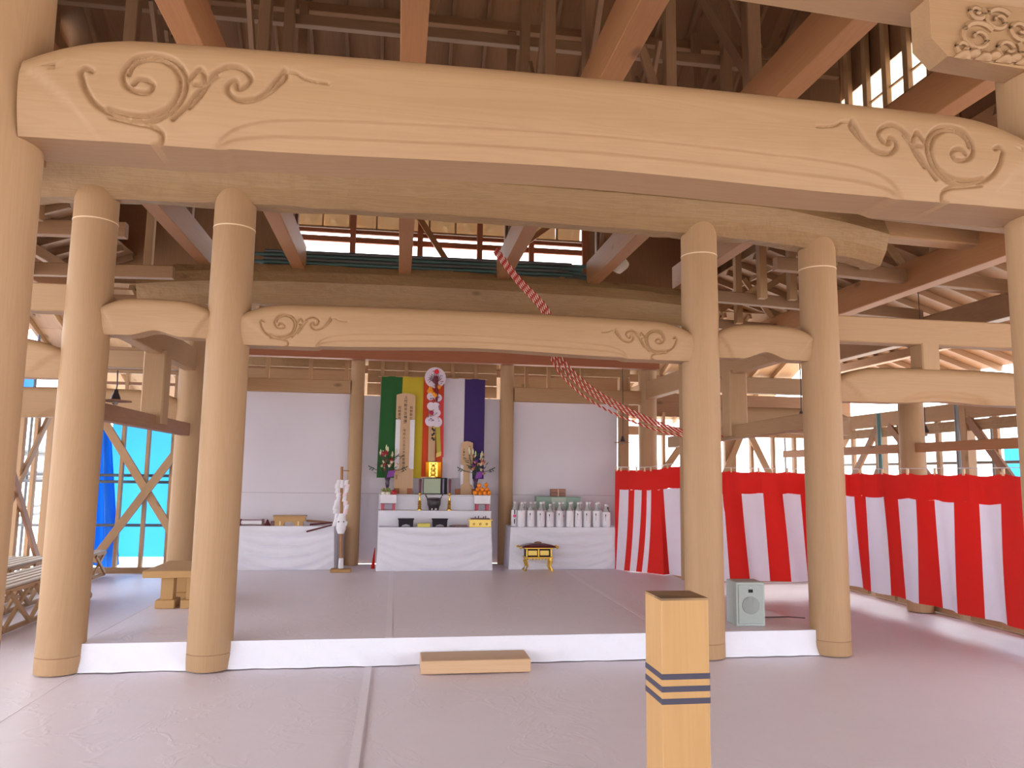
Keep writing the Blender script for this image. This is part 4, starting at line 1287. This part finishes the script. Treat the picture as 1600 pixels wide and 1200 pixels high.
# ---- wooden memorial boards
def board(label, x, y, z0, H, wh, wn, wb2, z_neck0, z_neck1, cols, foot, arch=0.03):
    t = thing('memorial_board', label, 'wooden board', (x, y, z0))
    o_ = [(-wb2, 0), (wb2, 0), (wb2, z_neck0 - 0.02), (wn, z_neck0 + 0.02), (wn, z_neck1 - 0.03), (wh, z_neck1), (wh, H - arch), (wh * 0.5, H - arch * 0.25), (0, H), (-wh * 0.5, H - arch * 0.25), (-wh, H - arch), (-wh, z_neck1), (-wn, z_neck1 - 0.03), (-wn, z_neck0 + 0.02), (-wb2, z_neck0 - 0.02)]
    pk_ = MB().prism(o_, -0.012, 0.012).build('plank', wood('new', 'Z'), t, False, True)
    for s_ in (-1, 1):
        MB().box((s_ * (wn + wh) / 2, 0.004, (z_neck0 + z_neck1) / 2 - 0.01), ((wh - wn) * 1.0, 0.006, z_neck1 - z_neck0 - 0.02)).build('paper_strip', PAPER, t, False, True)
    for s_ in foot:
        MB().box((s_, 0.0, 0.045), (0.085, 0.06, 0.09), 0.003).build('foot_block', wood('redwood', 'X'), t, False, True)
    for (cx, top, txt, size, sp2) in cols:
        text_mesh('ink_writing', '\n'.join(txt), size, INK, pk_, (cx, -0.0135, top - size * 0.8), sp_=sp2, bold=0.0004)
    return t


board('tall inscribed wooden memorial board before the green and yellow stripes', 0.105, 12.455, Z3, 1.645, 0.155, 0.078, 0.155, 0.40, 1.23,
      [(0.0, 1.60, '上竹新年吉棟護', 0.058, 1.12), (-0.098, 1.43, '如給意司', 0.052, 1.12), (0.092, 1.43, '和野新社', 0.052, 1.12),
       (-0.01, 1.17, '一、寺月人江五三大本堂建立', 0.050, 1.18), (-0.115, 0.30, '月日', 0.034, 1.0)], (-0.105, 0.105))
board('small inscribed wooden memorial board before the purple stripe', 1.13, 12.455, Z3, 0.875, 0.098, 0.052, 0.092, 0.16, 0.50,
      [(0.045, 0.80, '六國也吉文', 0.038, 1.25), (-0.05, 0.76, '上書年上', 0.038, 1.3)], (-0.14, 0.13))

# ---- fan ornament
fo = thing('fan_ornament', 'hanging ornament of round white painted fans and cords before the orange stripe', 'ornament', (0.57, 12.36, 3.35))
MB().box((0.548, 12.468, 2.22), (0.115, 0.02, 1.21), 0.003).build('pale_pole', wood('new', 'Z'), fo)


def disc(name, cx, cz, r, mat, y, flat=1.0, par=None):
    q = MB().lathe([(r, 0), (r, 0.006)], 26)
    q.v = [(cx + p[0], y - p[2], cz + p[1] * flat) for p in q.v]
    q.f = [tuple(reversed(f_)) for f_ in q.f]
    return q.build(name, mat, par or fo)


FANW = plain('painted_fan', (0.68, 0.60, 0.70), 0.7)
big_fan = disc('round_fan', 0.575, 3.275, 0.175, FANW, 12.40)
disc('red_sun', 0.595, 3.375, 0.042, plain('red_sun', (0.75, 0.02, 0.03), 0.6), 12.39, 1.0, big_fan)
for a in np.linspace(0.35, 2.8, 9):
    p0 = (0.575, 12.388, 3.18)
    p1 = (0.575 + 0.085 * math.cos(a), 12.388, 3.18 + 0.10 * math.sin(a) + 0.03)
    p2 = (0.575 + 0.135 * math.cos(a + 0.2), 12.388, 3.20 + 0.15 * math.sin(a + 0.15))
    MB().tube([p0, p1, p2], 0.010, 5, taper=[1.2, 0.7, 0.3]).build('painted_branch', plain('branch_ink', (0.16, 0.07, 0.10), 0.8), big_fan)
rr = random.Random(4)
for k in range(26):
    a, q = rr.uniform(0, 2 * PI), rr.uniform(0.06, 0.15)
    MB().ball((0.575 + q * math.cos(a), 12.390, 3.275 + q * math.sin(a)), 0.009, 6, 4).build('painted_blossom', plain('blossom_ink', (0.25, 0.15, 0.28), 0.8) if k == 0 else bpy.data.materials['blossom_ink'], big_fan)
MB().tube([(0.585, 12.385, 3.30), (0.60, 12.385, 3.15), (0.61, 12.385, 3.0), (0.60, 12.385, 2.88)], 0.026, 8).build('dark_cord', plain('dark_red_cord', (0.16, 0.02, 0.03), 0.8), fo, True)
ORF = plain('orange_paper', (0.85, 0.32, 0.02), 0.7)
for (cx, cz) in ((0.50, 3.09), (0.475, 3.05), (0.52, 3.05), (0.64, 3.12), (0.56, 3.00), (0.59, 2.98)):
    MB().ball((cx, 12.38, cz), 0.032, 8, 5, sz=1.2).build('orange_tuft', ORF, fo, True)
for kf, (cx, cz, r) in enumerate(((0.505, 2.96, 0.062), (0.63, 2.94, 0.062), (0.515, 2.80, 0.065), (0.595, 2.80, 0.065), (0.615, 2.69, 0.062), (0.51, 2.55, 0.085), (0.62, 2.54, 0.085), (0.56, 2.58, 0.06))):
    disc('small_fan', cx, cz, r, FANW, 12.382 - 0.0017 * kf, 1.0)
for k in range(34):
    cx, cz = 0.56 + rr.uniform(-0.1, 0.1), 2.55 + rr.uniform(0, 0.42)
    MB().ball((cx, 12.363, cz), rr.uniform(0.007, 0.014), 6, 4).build('painted_blossom', bpy.data.materials['blossom_ink'], fo)
MB().ball((0.525, 12.368, 2.69), 0.035, 8, 6).build('magenta_flower', plain('magenta', (0.45, 0.02, 0.12), 0.7), fo, True)
for k in range(9):
    z = 2.45 - 0.025 * k
    MB().ball((0.562 + 0.012 * (-1) ** k, 12.368, z), 0.018, 8, 5).build('braided_cord', DARK if k % 3 else GOLDP, fo, True)
MB().grid(lambda u, v: (0.60 + 0.07 * u + 0.03 * (1 - v), 12.372, 1.99 + 0.48 * v), 3, 6, thick=(0, 0.003, 0)).build('yellow_ribbon', plain('olive_ribbon', (0.42, 0.36, 0.04), 0.7), fo)
MB().grid(lambda u, v: (0.62 + 0.08 * u, 12.37, 1.96 + 0.07 * v + 0.03 * u), 2, 2, thick=(0, 0.003, 0)).build('ribbon_end', plain('gold_ribbon', (0.68, 0.48, 0.12), 0.7), fo)
MB().grid(lambda u, v: (0.655 + 0.065 * u + 0.02 * (1 - v), 12.376, 1.97 + 0.98 * v), 3, 6, thick=(0, 0.003, 0)).build('red_ribbon', plain('red_ribbon', (0.55, 0.03, 0.03), 0.7), fo)


# ---- flower vases
def petal_head(t, name, c, r, mat, rr):
    b = MB()
    for k in range(6):
        a = 2 * PI * k / 6 + rr.uniform(0, 1)
        el = rr.uniform(0.1, 0.9)
        d1 = Vector((math.cos(a) * math.cos(el), math.sin(a) * math.cos(el), math.sin(el)))
        s1 = Vector((-math.sin(a), math.cos(a), 0))
        p = Vector(c)
        b.add([p, p + d1 * r * 0.6 + s1 * r * 0.38, p + d1 * r, p + d1 * r * 0.6 - s1 * r * 0.38], [(0, 1, 2, 3)])
    b.ball(c, r * 0.42, 6, 4)
    return b.build(name, mat, t, False, True)


def vase(label, x, seed, cream):
    t = thing('flower_vase', label, 'flower vase', (x, 12.31, Z3))
    rr = random.Random(seed)
    MB().lathe([(0.034, 0), (0.034, 0.01), (0.016, 0.03), (0.014, 0.08), (0.030, 0.13), (0.034, 0.17), (0.028, 0.2), (0.05, 0.26), (0.048, 0.262), (0.02, 0.2)], 18).build('vase', plain('dark_violet_vase', (0.05, 0.02, 0.06), 0.35) if 'dark_violet_vase' not in bpy.data.materials else bpy.data.materials['dark_violet_vase'], t, True, True)
    for k in range(22):
        a = rr.uniform(0, 2 * PI); q = rr.uniform(0.02, 0.16); z = rr.uniform(0.34, 0.66)
        c = (q * math.cos(a) * 1.0, q * math.sin(a) * 0.45 - 0.02, z)
        MB().tube([(0, 0, 0.22), (c[0] * 0.5, c[1] * 0.5, 0.22 + (z - 0.22) * 0.6), c], 0.004, 5).build('stem', LEAFD, t, True, True)
        m_ = rr.choice(cream)
        petal_head(t, 'flower', c, rr.uniform(0.04, 0.062), m_, rr)
    for k in range(7):            # tall lily buds
        a = rr.uniform(-0.13, 0.13); z = rr.uniform(0.62, 0.76)
        MB().lathe([(0.003, 0), (0.014, 0.03), (0.016, 0.06), (0.004, 0.10)], 8, (a, -0.03, z - 0.06)).build('lily_bud', plain('pale_bud', (0.62, 0.66, 0.42), 0.6) if 'pale_bud' not in bpy.data.materials else bpy.data.materials['pale_bud'], t, True, True)
        MB().tube([(0, 0, 0.22), (a * 0.7, -0.02, 0.5), (a, -0.03, z - 0.06)], 0.003, 5).build('stem', LEAFD, t, True, True)
    for k in range(26):
        a = rr.uniform(0, 2 * PI); q = rr.uniform(0.08, 0.2); z = rr.uniform(0.30, 0.62)
        c = Vector((q * math.cos(a), q * math.sin(a) * 0.4, z)); d_ = Vector((math.cos(a), 0.3 * math.sin(a), rr.uniform(0.0, 1.0))).normalized() * rr.uniform(0.07, 0.12)
        s1 = Vector((-d_.z, 0.3, d_.x)).normalized() * 0.02
        MB().add([c, c + d_ * 0.5 + s1, c + d_, c + d_ * 0.5 - s1], [(0, 1, 2, 3)]).build('leaf', LEAF if k % 2 else LEAFD, t, False, True)
    for s_ in (-1, 1):            # low side sprays
        p0 = Vector((0, 0, 0.34)); p1 = Vector((s_ * 0.20, -0.03, 0.39)); p2 = Vector((s_ * 0.27, -0.03, 0.42))
        MB().tube([p0, p1, p2], 0.005, 5).build('stem', LEAFD, t, True, True)
        for j in range(5):
            c = p1.lerp(p2, j / 4); d_ = Vector((s_ * 0.05, 0, 0.03 * (-1) ** j))
            MB().add([c, c + d_ * 0.5 + Vector((0, 0, .012)), c + d_, c + d_ * 0.5 - Vector((0, 0, .012))], [(0, 1, 2, 3)]).build('leaf', LEAFD, t, False, True)
    for j in range(3):
        MB().grid(lambda u, v: (0.02 + 0.05 * j * u - 0.03 + 0.02 * v, -0.075 + 0.01 * j, 0.26 + 0.10 * v + 0.02 * u), 2, 3, thick=(0, 0.003, 0)).build('purple_ribbon', PURPF, t, False, True)
    return t


vase('vase of cream, peach and red flowers at the left end of the altar', -0.15, 21, [CREAM, CREAM, PEACH, REDF])
vase('vase of pink and cream flowers with dark sprays at the right end of the altar', 1.27, 22, [CREAM, PEACH, PEACH, PURPF, LEAFD])


# ---- offering boxes
def obox(label, x):
    t = thing('offering_stand', label, 'stand', (x, 12.14, Z2))
    MB().box((0, 0, 0.175), (0.255, 0.16, 0.135), 0.004).build('white_tray', PAPER, t, False, True)
    MB().box((0, 0, 0.102), (0.235, 0.15, 0.014), 0.002).build('dark_edge', MAROON, t, False, True)
    for sx in (-1, 1):
        for sy_ in (-1, 1):
            MB().prism([(sx * 0.085 - 0.022, 0), (sx * 0.085 + 0.022, 0), (sx * 0.085 + 0.026, 0.096), (sx * 0.085 - 0.026, 0.096)], sy_ * 0.05 - 0.015, sy_ * 0.05 + 0.015).build('leg', REDLEG, t, False, True)
    return t


obox('white offering stand on red legs holding vegetables, left on the altar', -0.125)
obox('white offering stand on red legs holding oranges, right on the altar', 1.36)
zz = Z2 + 0.243


def fruit(name, label, cat, c, r, mat, sz=0.92, group=None, leafy=False):
    t = thing(name, label, cat, (c[0], c[1], c[2]), group)
    MB().lathe([(max(1e-4, r * math.sin(PI * k / 8) * (1 - 0.12 * (k == 8))), -r * sz * math.cos(PI * k / 8)) for k in range(9)], 14).build('flesh', mat, t, True, True)
    MB().tube([(0, 0, r * sz * 0.92), (0.004, 0, r * sz + 0.012)], 0.004, 5).build('stalk', LEAFD, t, True, True)
    return t


OP = [('front row far left', -0.111, -0.04, 0), ('front row second from left', -0.037, -0.04, 0), ('front row second from right', 0.037, -0.04, 0), ('front row far right', 0.111, -0.04, 0),
      ('back row far left', -0.111, 0.04, 0), ('back row second from left', -0.037, 0.04, 0), ('back row second from right', 0.037, 0.04, 0), ('back row far right', 0.111, 0.04, 0),
      ('second layer left', -0.074, 0.0, 0.055), ('second layer middle', 0.0, 0.0, 0.055), ('second layer right', 0.074, 0.0, 0.055), ('very top left', -0.050, 0.0, 0.118), ('very top right', 0.062, 0.0, 0.128)]
for nme, dx, dy, dz in OP:
    fruit('orange', 'orange at the %s of the pile on the right offering stand' % nme, 'orange', (1.36 + dx, 12.14 + dy, zz + 0.036 + dz), 0.0372, ORANGE, 0.95, 'oranges on the right offering stand')
fruit('apple', 'red apple at the right of the left offering stand', 'apple', (-0.04, 12.11, zz + 0.03), 0.046, APPLE)
fruit('apple', 'red apple at the back right of the left offering stand', 'apple', (-0.03, 12.205, zz + 0.03), 0.040, APPLE)
fruit('turnip', 'white turnip at the front left of the left offering stand', 'vegetable', (-0.20, 12.09, zz + 0.018), 0.038, RADISH, 0.8)
fruit('turnip', 'white turnip at the front middle of the left offering stand', 'vegetable', (-0.135, 12.085, zz + 0.018), 0.038, RADISH, 0.8)
cb = thing('cabbage', 'green leafy vegetable heaped on the left offering stand', 'vegetable', (-0.15, 12.16, zz + 0.05))
for k in range(12):
    a = 2 * PI * k / 12 * 2.4
    q = 0.03 + 0.004 * k
    MB().grid(lambda u, v: (q * math.cos(a) * (0.4 + v) * 1.25 + 0.05 * (u - 0.5) * math.sin(a), q * math.sin(a) * (0.4 + v) * 0.8 - 0.05 * (u - 0.5) * math.cos(a), -0.04 + 0.085 * v * (1.1 - 0.05 * k) + 0.01 * math.sin(9 * u)), 3, 3, thick=(0.001, 0.001, 0.002)).build('leaf', GREENV, cb, True, True)

# red cloth corner beside the altar
rc = thing('red_cloth', 'small red cloth corner sticking out behind the lowest altar table', 'cloth', (-0.30, 12.1, PH))
MB().grid(lambda u, v: (-0.36 + 0.06 * u + 0.05 * v * (1 - u), 12.02 + 0.01 * math.sin(9 * u + 4 * v), PH + 0.004 + 0.32 * v), 6, 8, thick=(0, 0.003, 0)).build('cloth_fold', REDC, rc, True)

# =================================================================== TOOLS ON THE LEFT TABLE
sc_ = thing('scroll_stand', 'white rolled scroll between dark turned ends on the left table', 'scroll', (-2.16, 12.03, ZT))
q = MB().lathe([(0.036, -0.15), (0.038, -0.145), (0.038, 0.145), (0.036, 0.15)], 16)
q.v = [(-2.16 + p[2], 12.03 + p[0], ZT + 0.05 + p[1]) for p in q.v]; q.build('paper_roll', PAPER, sc_, True)
for s_ in (-1, 1):
    MB().box((-2.16 + s_ * 0.165, 12.03, ZT + 0.05), (0.035, 0.07, 0.10), 0.006).build('end_block', MAROON, sc_)
for z in (0.012, 0.088):
    MB().tube([(-2.33, 12.0, ZT + z), (-1.99, 12.0, ZT + z)], 0.006, 6).build('side_rod', MAROON, sc_, True)
wt = thing('turned_weight', 'small dark turned cone beside the scroll on the left table', 'weight', (-1.930, 12.03, ZT))
MB().lathe([(0.045, 0), (0.048, 0.015), (0.03, 0.045), (0.018, 0.075), (0.006, 0.095)], 14).build('cone', MAROON, wt, True, True)
ink = thing('carpenter_ink_block', 'brown wooden block with arched cut on the left table', 'tool', (-1.60, 12.03, ZT))
MB().prism([(-0.22, 0), (-0.09, 0), (-0.075, 0.045), (-0.03, 0.06), (0.03, 0.06), (0.06, 0.045), (0.07, 0), (0.2, 0), (0.2, 0.07), (0.23, 0.075), (0.23, 0.145), (-0.24, 0.145), (-0.24, 0.075), (-0.22, 0.07)], -0.04, 0.05).build('arched_block', wood('golden', 'X'), ink, False, True)
MB().box((0, 0.0, 0.15), (0.49, 0.12, 0.02), 0.003).build('top_board', wood('frame', 'X'), ink, False, True)
for x in (-0.14, 0.13):
    MB().box((x, -0.043, 0.04), (0.02, 0.008, 0.06)).build('pale_peg', PALEW, ink, False, True)
MB().box((-0.25, 0.0, 0.035), (0.06, 0.07, 0.07), 0.006).build('dark_end', MAROON, ink, False, True)
for k, (a, b, l) in enumerate((((-1.36, 12.06, ZT + 0.075), (-0.93, 12.04, ZT + 0.05), 'uppermost slim brown rod behind the arched block on the left table'),
                               ((-1.30, 12.02, ZT + 0.02), (-0.90, 12.0, ZT + 0.055), 'middle slim brown rod on the left table'),
                               ((-1.33, 11.86, ZT - 0.075), (-0.86, 11.95, ZT + 0.045), 'slim dark rod slanting over the front edge of the left table'))):
    t = thing('wooden_rod', l, 'rod', a, 'rods on the left table')
    MB().tube([a, tuple((Vector(a) + Vector(b)) / 2), b], 0.016 - 0.002 * k, 8, taper=[1.1, 1.0, 0.5]).build('shaft', MAROON if k else wood('brown', 'X'), t, True)

# ceremonial staff
sf = thing('ceremonial_staff', 'tall red staff wrapped in white paper streamers on a wooden foot', 'staff', (-0.79, 11.72, PH))
MB().box((0, 0, 0.022), (0.30, 0.2, 0.044), 0.005).build('foot_board', wood('golden', 'X'), sf, False, True)
MB().tube([(0, 0, 0.04), (-0.02, 0, 0.8), (-0.045, 0, 1.56)], 0.022, 10).build('pole', wood('cedar', 'Z'), sf, True, True)
MB().lathe([(0.035, 0.05), (0.04, 0.06), (0.034, 0.19), (0.028, 0.2)], 14).build('white_sleeve', PAPER, sf, True, True)
MB().tube([(-0.045, -0.01, 1.50), (0.07, -0.01, 1.50)], 0.008, 6).build('cross_pin', wood('cedar', 'X'), sf, True, True)
MB().lathe([(0.045, 0.56), (0.07, 0.62), (0.075, 0.75), (0.06, 0.82), (0.05, 0.86)], 14, (-0.02, 0, 0)).build('paper_wrap', PAPER, sf, True, True)
MB().lathe([(0.028, 1.24), (0.034, 1.27), (0.03, 1.33), (0.028, 1.36)], 12, (-0.035, 0, 0)).build('paper_knot', PAPER, sf, True, True)
PK = plain('pale_pink_paper', (0.80, 0.64, 0.70), 0.8)
for s_ in (-1, 1):
    for k in range(11):
        z = 1.32 - 0.062 * k
        x = -0.03 + s_ * (0.055 + 0.02 * math.sin(1.3 * k) + 0.035 * (k / 11) * (s_ < 0))
        MB().grid(lambda u, v: (x - 0.03 + 0.06 * u + 0.012 * v, -0.025 - 0.015 * math.sin(PI * u), z - 0.03 + 0.07 * v + 0.015 * (u - .5) * (-1) ** k), 3, 3, thick=(0, 0.003, 0)).build('paper_streamer', PK if s_ > 0 and k % 2 else PAPER, sf, False, True)
for x in (-0.055, 0.02):
    MB().ball((x, -0.07, 0.74), 0.01, 8, 5).build('dark_knot', DARK, sf, True, True)

# =================================================================== BOTTLES
def bottle(label, x, y, r, h, group, mark=None, dark=False):
    t = thing('sake_bottle', label, 'bottle', (x, y, ZT), group)
    k = h / 0.39
    wr_ = MB().lathe([(r * 0.9, 0.0), (r * 0.98, 0.006), (r, 0.02), (r * 0.98, 0.245 * k), (r * 0.8, 0.258 * k)], 22).build('paper_wrap', PAPER, t, True, True)
    nk_ = MB().lathe([(r * 0.84, 0.252 * k), (r * 0.62, 0.285 * k), (r * 0.34, 0.315 * k), (r * 0.29, 0.365 * k)], 18).build('neck', GLASSB if not dark else DARK, t, True, True)
    MB().lathe([(r * 0.34, 0.360 * k), (r * 0.36, 0.366 * k), (r * 0.36, 0.388 * k), (r * 0.28, 0.392 * k)], 14).build('cap', PAPER, nk_, True, True)
    if mark == 'ink':
        for j, (zz_, hh) in enumerate(((0.20, 0.035), (0.165, 0.018), (0.14, 0.014), (0.115, 0.014))):
            MB().box((-0.022, -r * 0.955, zz_ * k), (0.012 if j == 0 else 0.007, 0.006, hh)).build('brush_mark', INK if j == 0 else plain('pale_ink', (0.35, 0.33, 0.38), 0.8) if 'pale_ink' not in bpy.data.materials else bpy.data.materials['pale_ink'], wr_, False, True)
    if mark == 'pink':
        MB().ball((-0.01, -r * 0.94, 0.165 * k), 0.026, 10, 6).build('pink_seal', PINK, wr_, True, True)
        for j in range(2):
            MB().box((-0.01, -r * 0.97, (0.08 + 0.15 * j) * k), (0.016, 0.006, 0.07)).build('brush_mark', INK, wr_, False, True)
    return t


ordn = ['leftmost', 'second from left', 'third from left', 'fourth from left', 'fifth from left', 'sixth from left', 'seventh from left', 'eighth from left', 'ninth from left', 'rightmost']
FX = [1.975, 2.13, 2.29, 2.44, 2.60, 2.765, 2.905, 3.05, 3.205, 3.365]
for k, x in enumerate(FX):
    bottle('white-wrapped sake bottle, %s of the front row' % ordn[k], x, 11.97 + R.uniform(-0.008, 0.008), 0.062, 0.39 if k not in (3, 9) else 0.36, 'front row of wrapped bottles', 'ink' if k not in (0, 5) else None)
BX = [(1.885, 'pink'), (2.06, None), (2.22, None), (2.365, None), (2.53, None), (2.675, 'pink'), (2.83, None), (2.98, None), (3.13, None), (3.285, None)]
for k, (x, mk) in enumerate(BX):
    if mk:
        l = 'sake bottle with a pink seal, %s' % ('at the left end of the bottle row' if k == 0 else 'in the middle of the bottle row')
    else:
        l = 'white-wrapped sake bottle, %s of the back row' % ordn[k]
    bottle(l, x, 12.11 if not mk else 12.085, 0.058, 0.39, 'back row of wrapped bottles', mk)
bottle('small dark-necked bottle at the right end behind the wrapped bottles', 3.44, 12.12, 0.04, 0.34, 'back row of wrapped bottles', None, True)
gbx = thing('carton', 'pale green carton standing behind the bottles', 'box', (2.64, 12.33, ZT))
MB().box((2.64, 12.34, ZT + 0.23), (0.74, 0.2, 0.46), 0.006).build('carton_body', GREENB, gbx)
MB().box((2.64, 12.235, ZT + 0.23), (0.24, 0.006, 0.45)).build('pale_panel', plain('pale_green_panel', (0.42, 0.50, 0.42), 0.7), gbx)
MB().box((2.64, 12.34, ZT + 0.462), (0.75, 0.21, 0.012), 0.002).build('lid', GREENB, gbx)
ca = thing('brick_parcel', 'small reddish brown parcel on top of the green carton', 'parcel', (2.64, 12.33, ZT + 0.47))
for j in range(2):
    for k in range(2):
        MB().box((2.58 + 0.125 * k, 12.33, ZT + 0.502 + 0.062 * j), (0.12, 0.11, 0.058), 0.004).build('block', plain('brown_block_%d%d' % (j, k), (0.32 - 0.06 * (1 - j), 0.15 - 0.02 * (1 - j), 0.10), 0.7), ca)
MB().box((2.64, 12.272, ZT + 0.53), (0.012, 0.004, 0.12)).build('tie_string', PALEW, ca)

# =================================================================== BLACK AND GOLD INCENSE TABLE
it = thing('incense_table', 'low black lacquer incense table with gilded legs before the bottles', 'table', (2.19, 11.66, PH))
MB().lathe([(0.24, 0.375), (0.25, 0.385), (0.22, 0.40), (0.12, 0.418), (0.06, 0.425)], 4, sx=1.25, sy_=0.62).build('lid_slope', MAROON, it, False, True)
o2 = it.children[-1]
o2.data.transform(Matrix.Identity(4))
# square the lid: rotate its four sides to face front
mv = MB()
for (hx, hy, z) in (): pass
lid = MB()
v_ = [(-0.285, -0.13, 0.365), (0.285, -0.13, 0.365), (0.285, 0.13, 0.365), (-0.285, 0.13, 0.365), (-0.23, -0.10, 0.395), (0.23, -0.10, 0.395), (0.23, 0.10, 0.395), (-0.23, 0.10, 0.395), (-0.10, -0.045, 0.42), (0.10, -0.045, 0.42), (0.10, 0.045, 0.42), (-0.10, 0.045, 0.42)]
lid.add(v_, [(3, 2, 1, 0), (0, 1, 5, 4), (1, 2, 6, 5), (2, 3, 7, 6), (3, 0, 4, 7), (4, 5, 9, 8), (5, 6, 10, 9), (6, 7, 11, 10), (7, 4, 8, 11), (8, 9, 10, 11)])
bpy.data.objects.remove(o2)
lid.build('lid', MAROON, it, False, True)
MB().lathe([(0.05, 0.418), (0.062, 0.43), (0.05, 0.442), (0.02, 0.447)], 16, sy_=0.6).build('lid_knob', wood('brown', 'X'), it, True, True)
for s_ in (-1, 1):
    MB().ball((s_ * 0.285, -0.12, 0.368), 0.024, 10, 6).build('gilt_corner', GOLD, it, True, True)
    MB().ball((s_ * 0.30, 0.1, 0.368), 0.02, 10, 6).build('gilt_corner', GOLD, it, True, True)
MB().box((0, 0, 0.285), (0.40, 0.20, 0.14), 0.005).build('chest_body', BLACK, it, False, True)
MB().box((0, 0, 0.355), (0.46, 0.23, 0.018), 0.004).build('gilt_cornice', GOLD, it, False, True)
MB().box((0, 0, 0.212), (0.45, 0.22, 0.022), 0.005).build('gilt_cornice', GOLD, it, False, True)
for x in (-0.10, 0.085):
    MB().box((x, -0.104, 0.285), (0.14, 0.012, 0.075), 0.005).build('gold_drawer_panel', GOLDP, it, False, True)
for x in (-0.19, 0.19, -0.007):
    MB().box((x, -0.104, 0.285), (0.022, 0.012, 0.11), 0.003).build('gilt_fitting', GOLD, it, False, True)
for sx in (-1, 1):
    for sy_ in (-1, 1):
        MB().tube([(sx * 0.18, sy_ * 0.08, 0.20), (sx * 0.195, sy_ * 0.09, 0.15), (sx * 0.175, sy_ * 0.085, 0.08), (sx * 0.215, sy_ * 0.10, 0.012)], 0.022, 10, taper=[1.3, 1.1, 0.75, 1.0]).build('gilt_leg', GOLD, it, True, True)
for k in range(7):
    MB().ball((-0.15 + 0.05 * k, -0.112, 0.193), 0.016, 8, 5).build('gilt_apron_bead', GOLD, it, True, True)
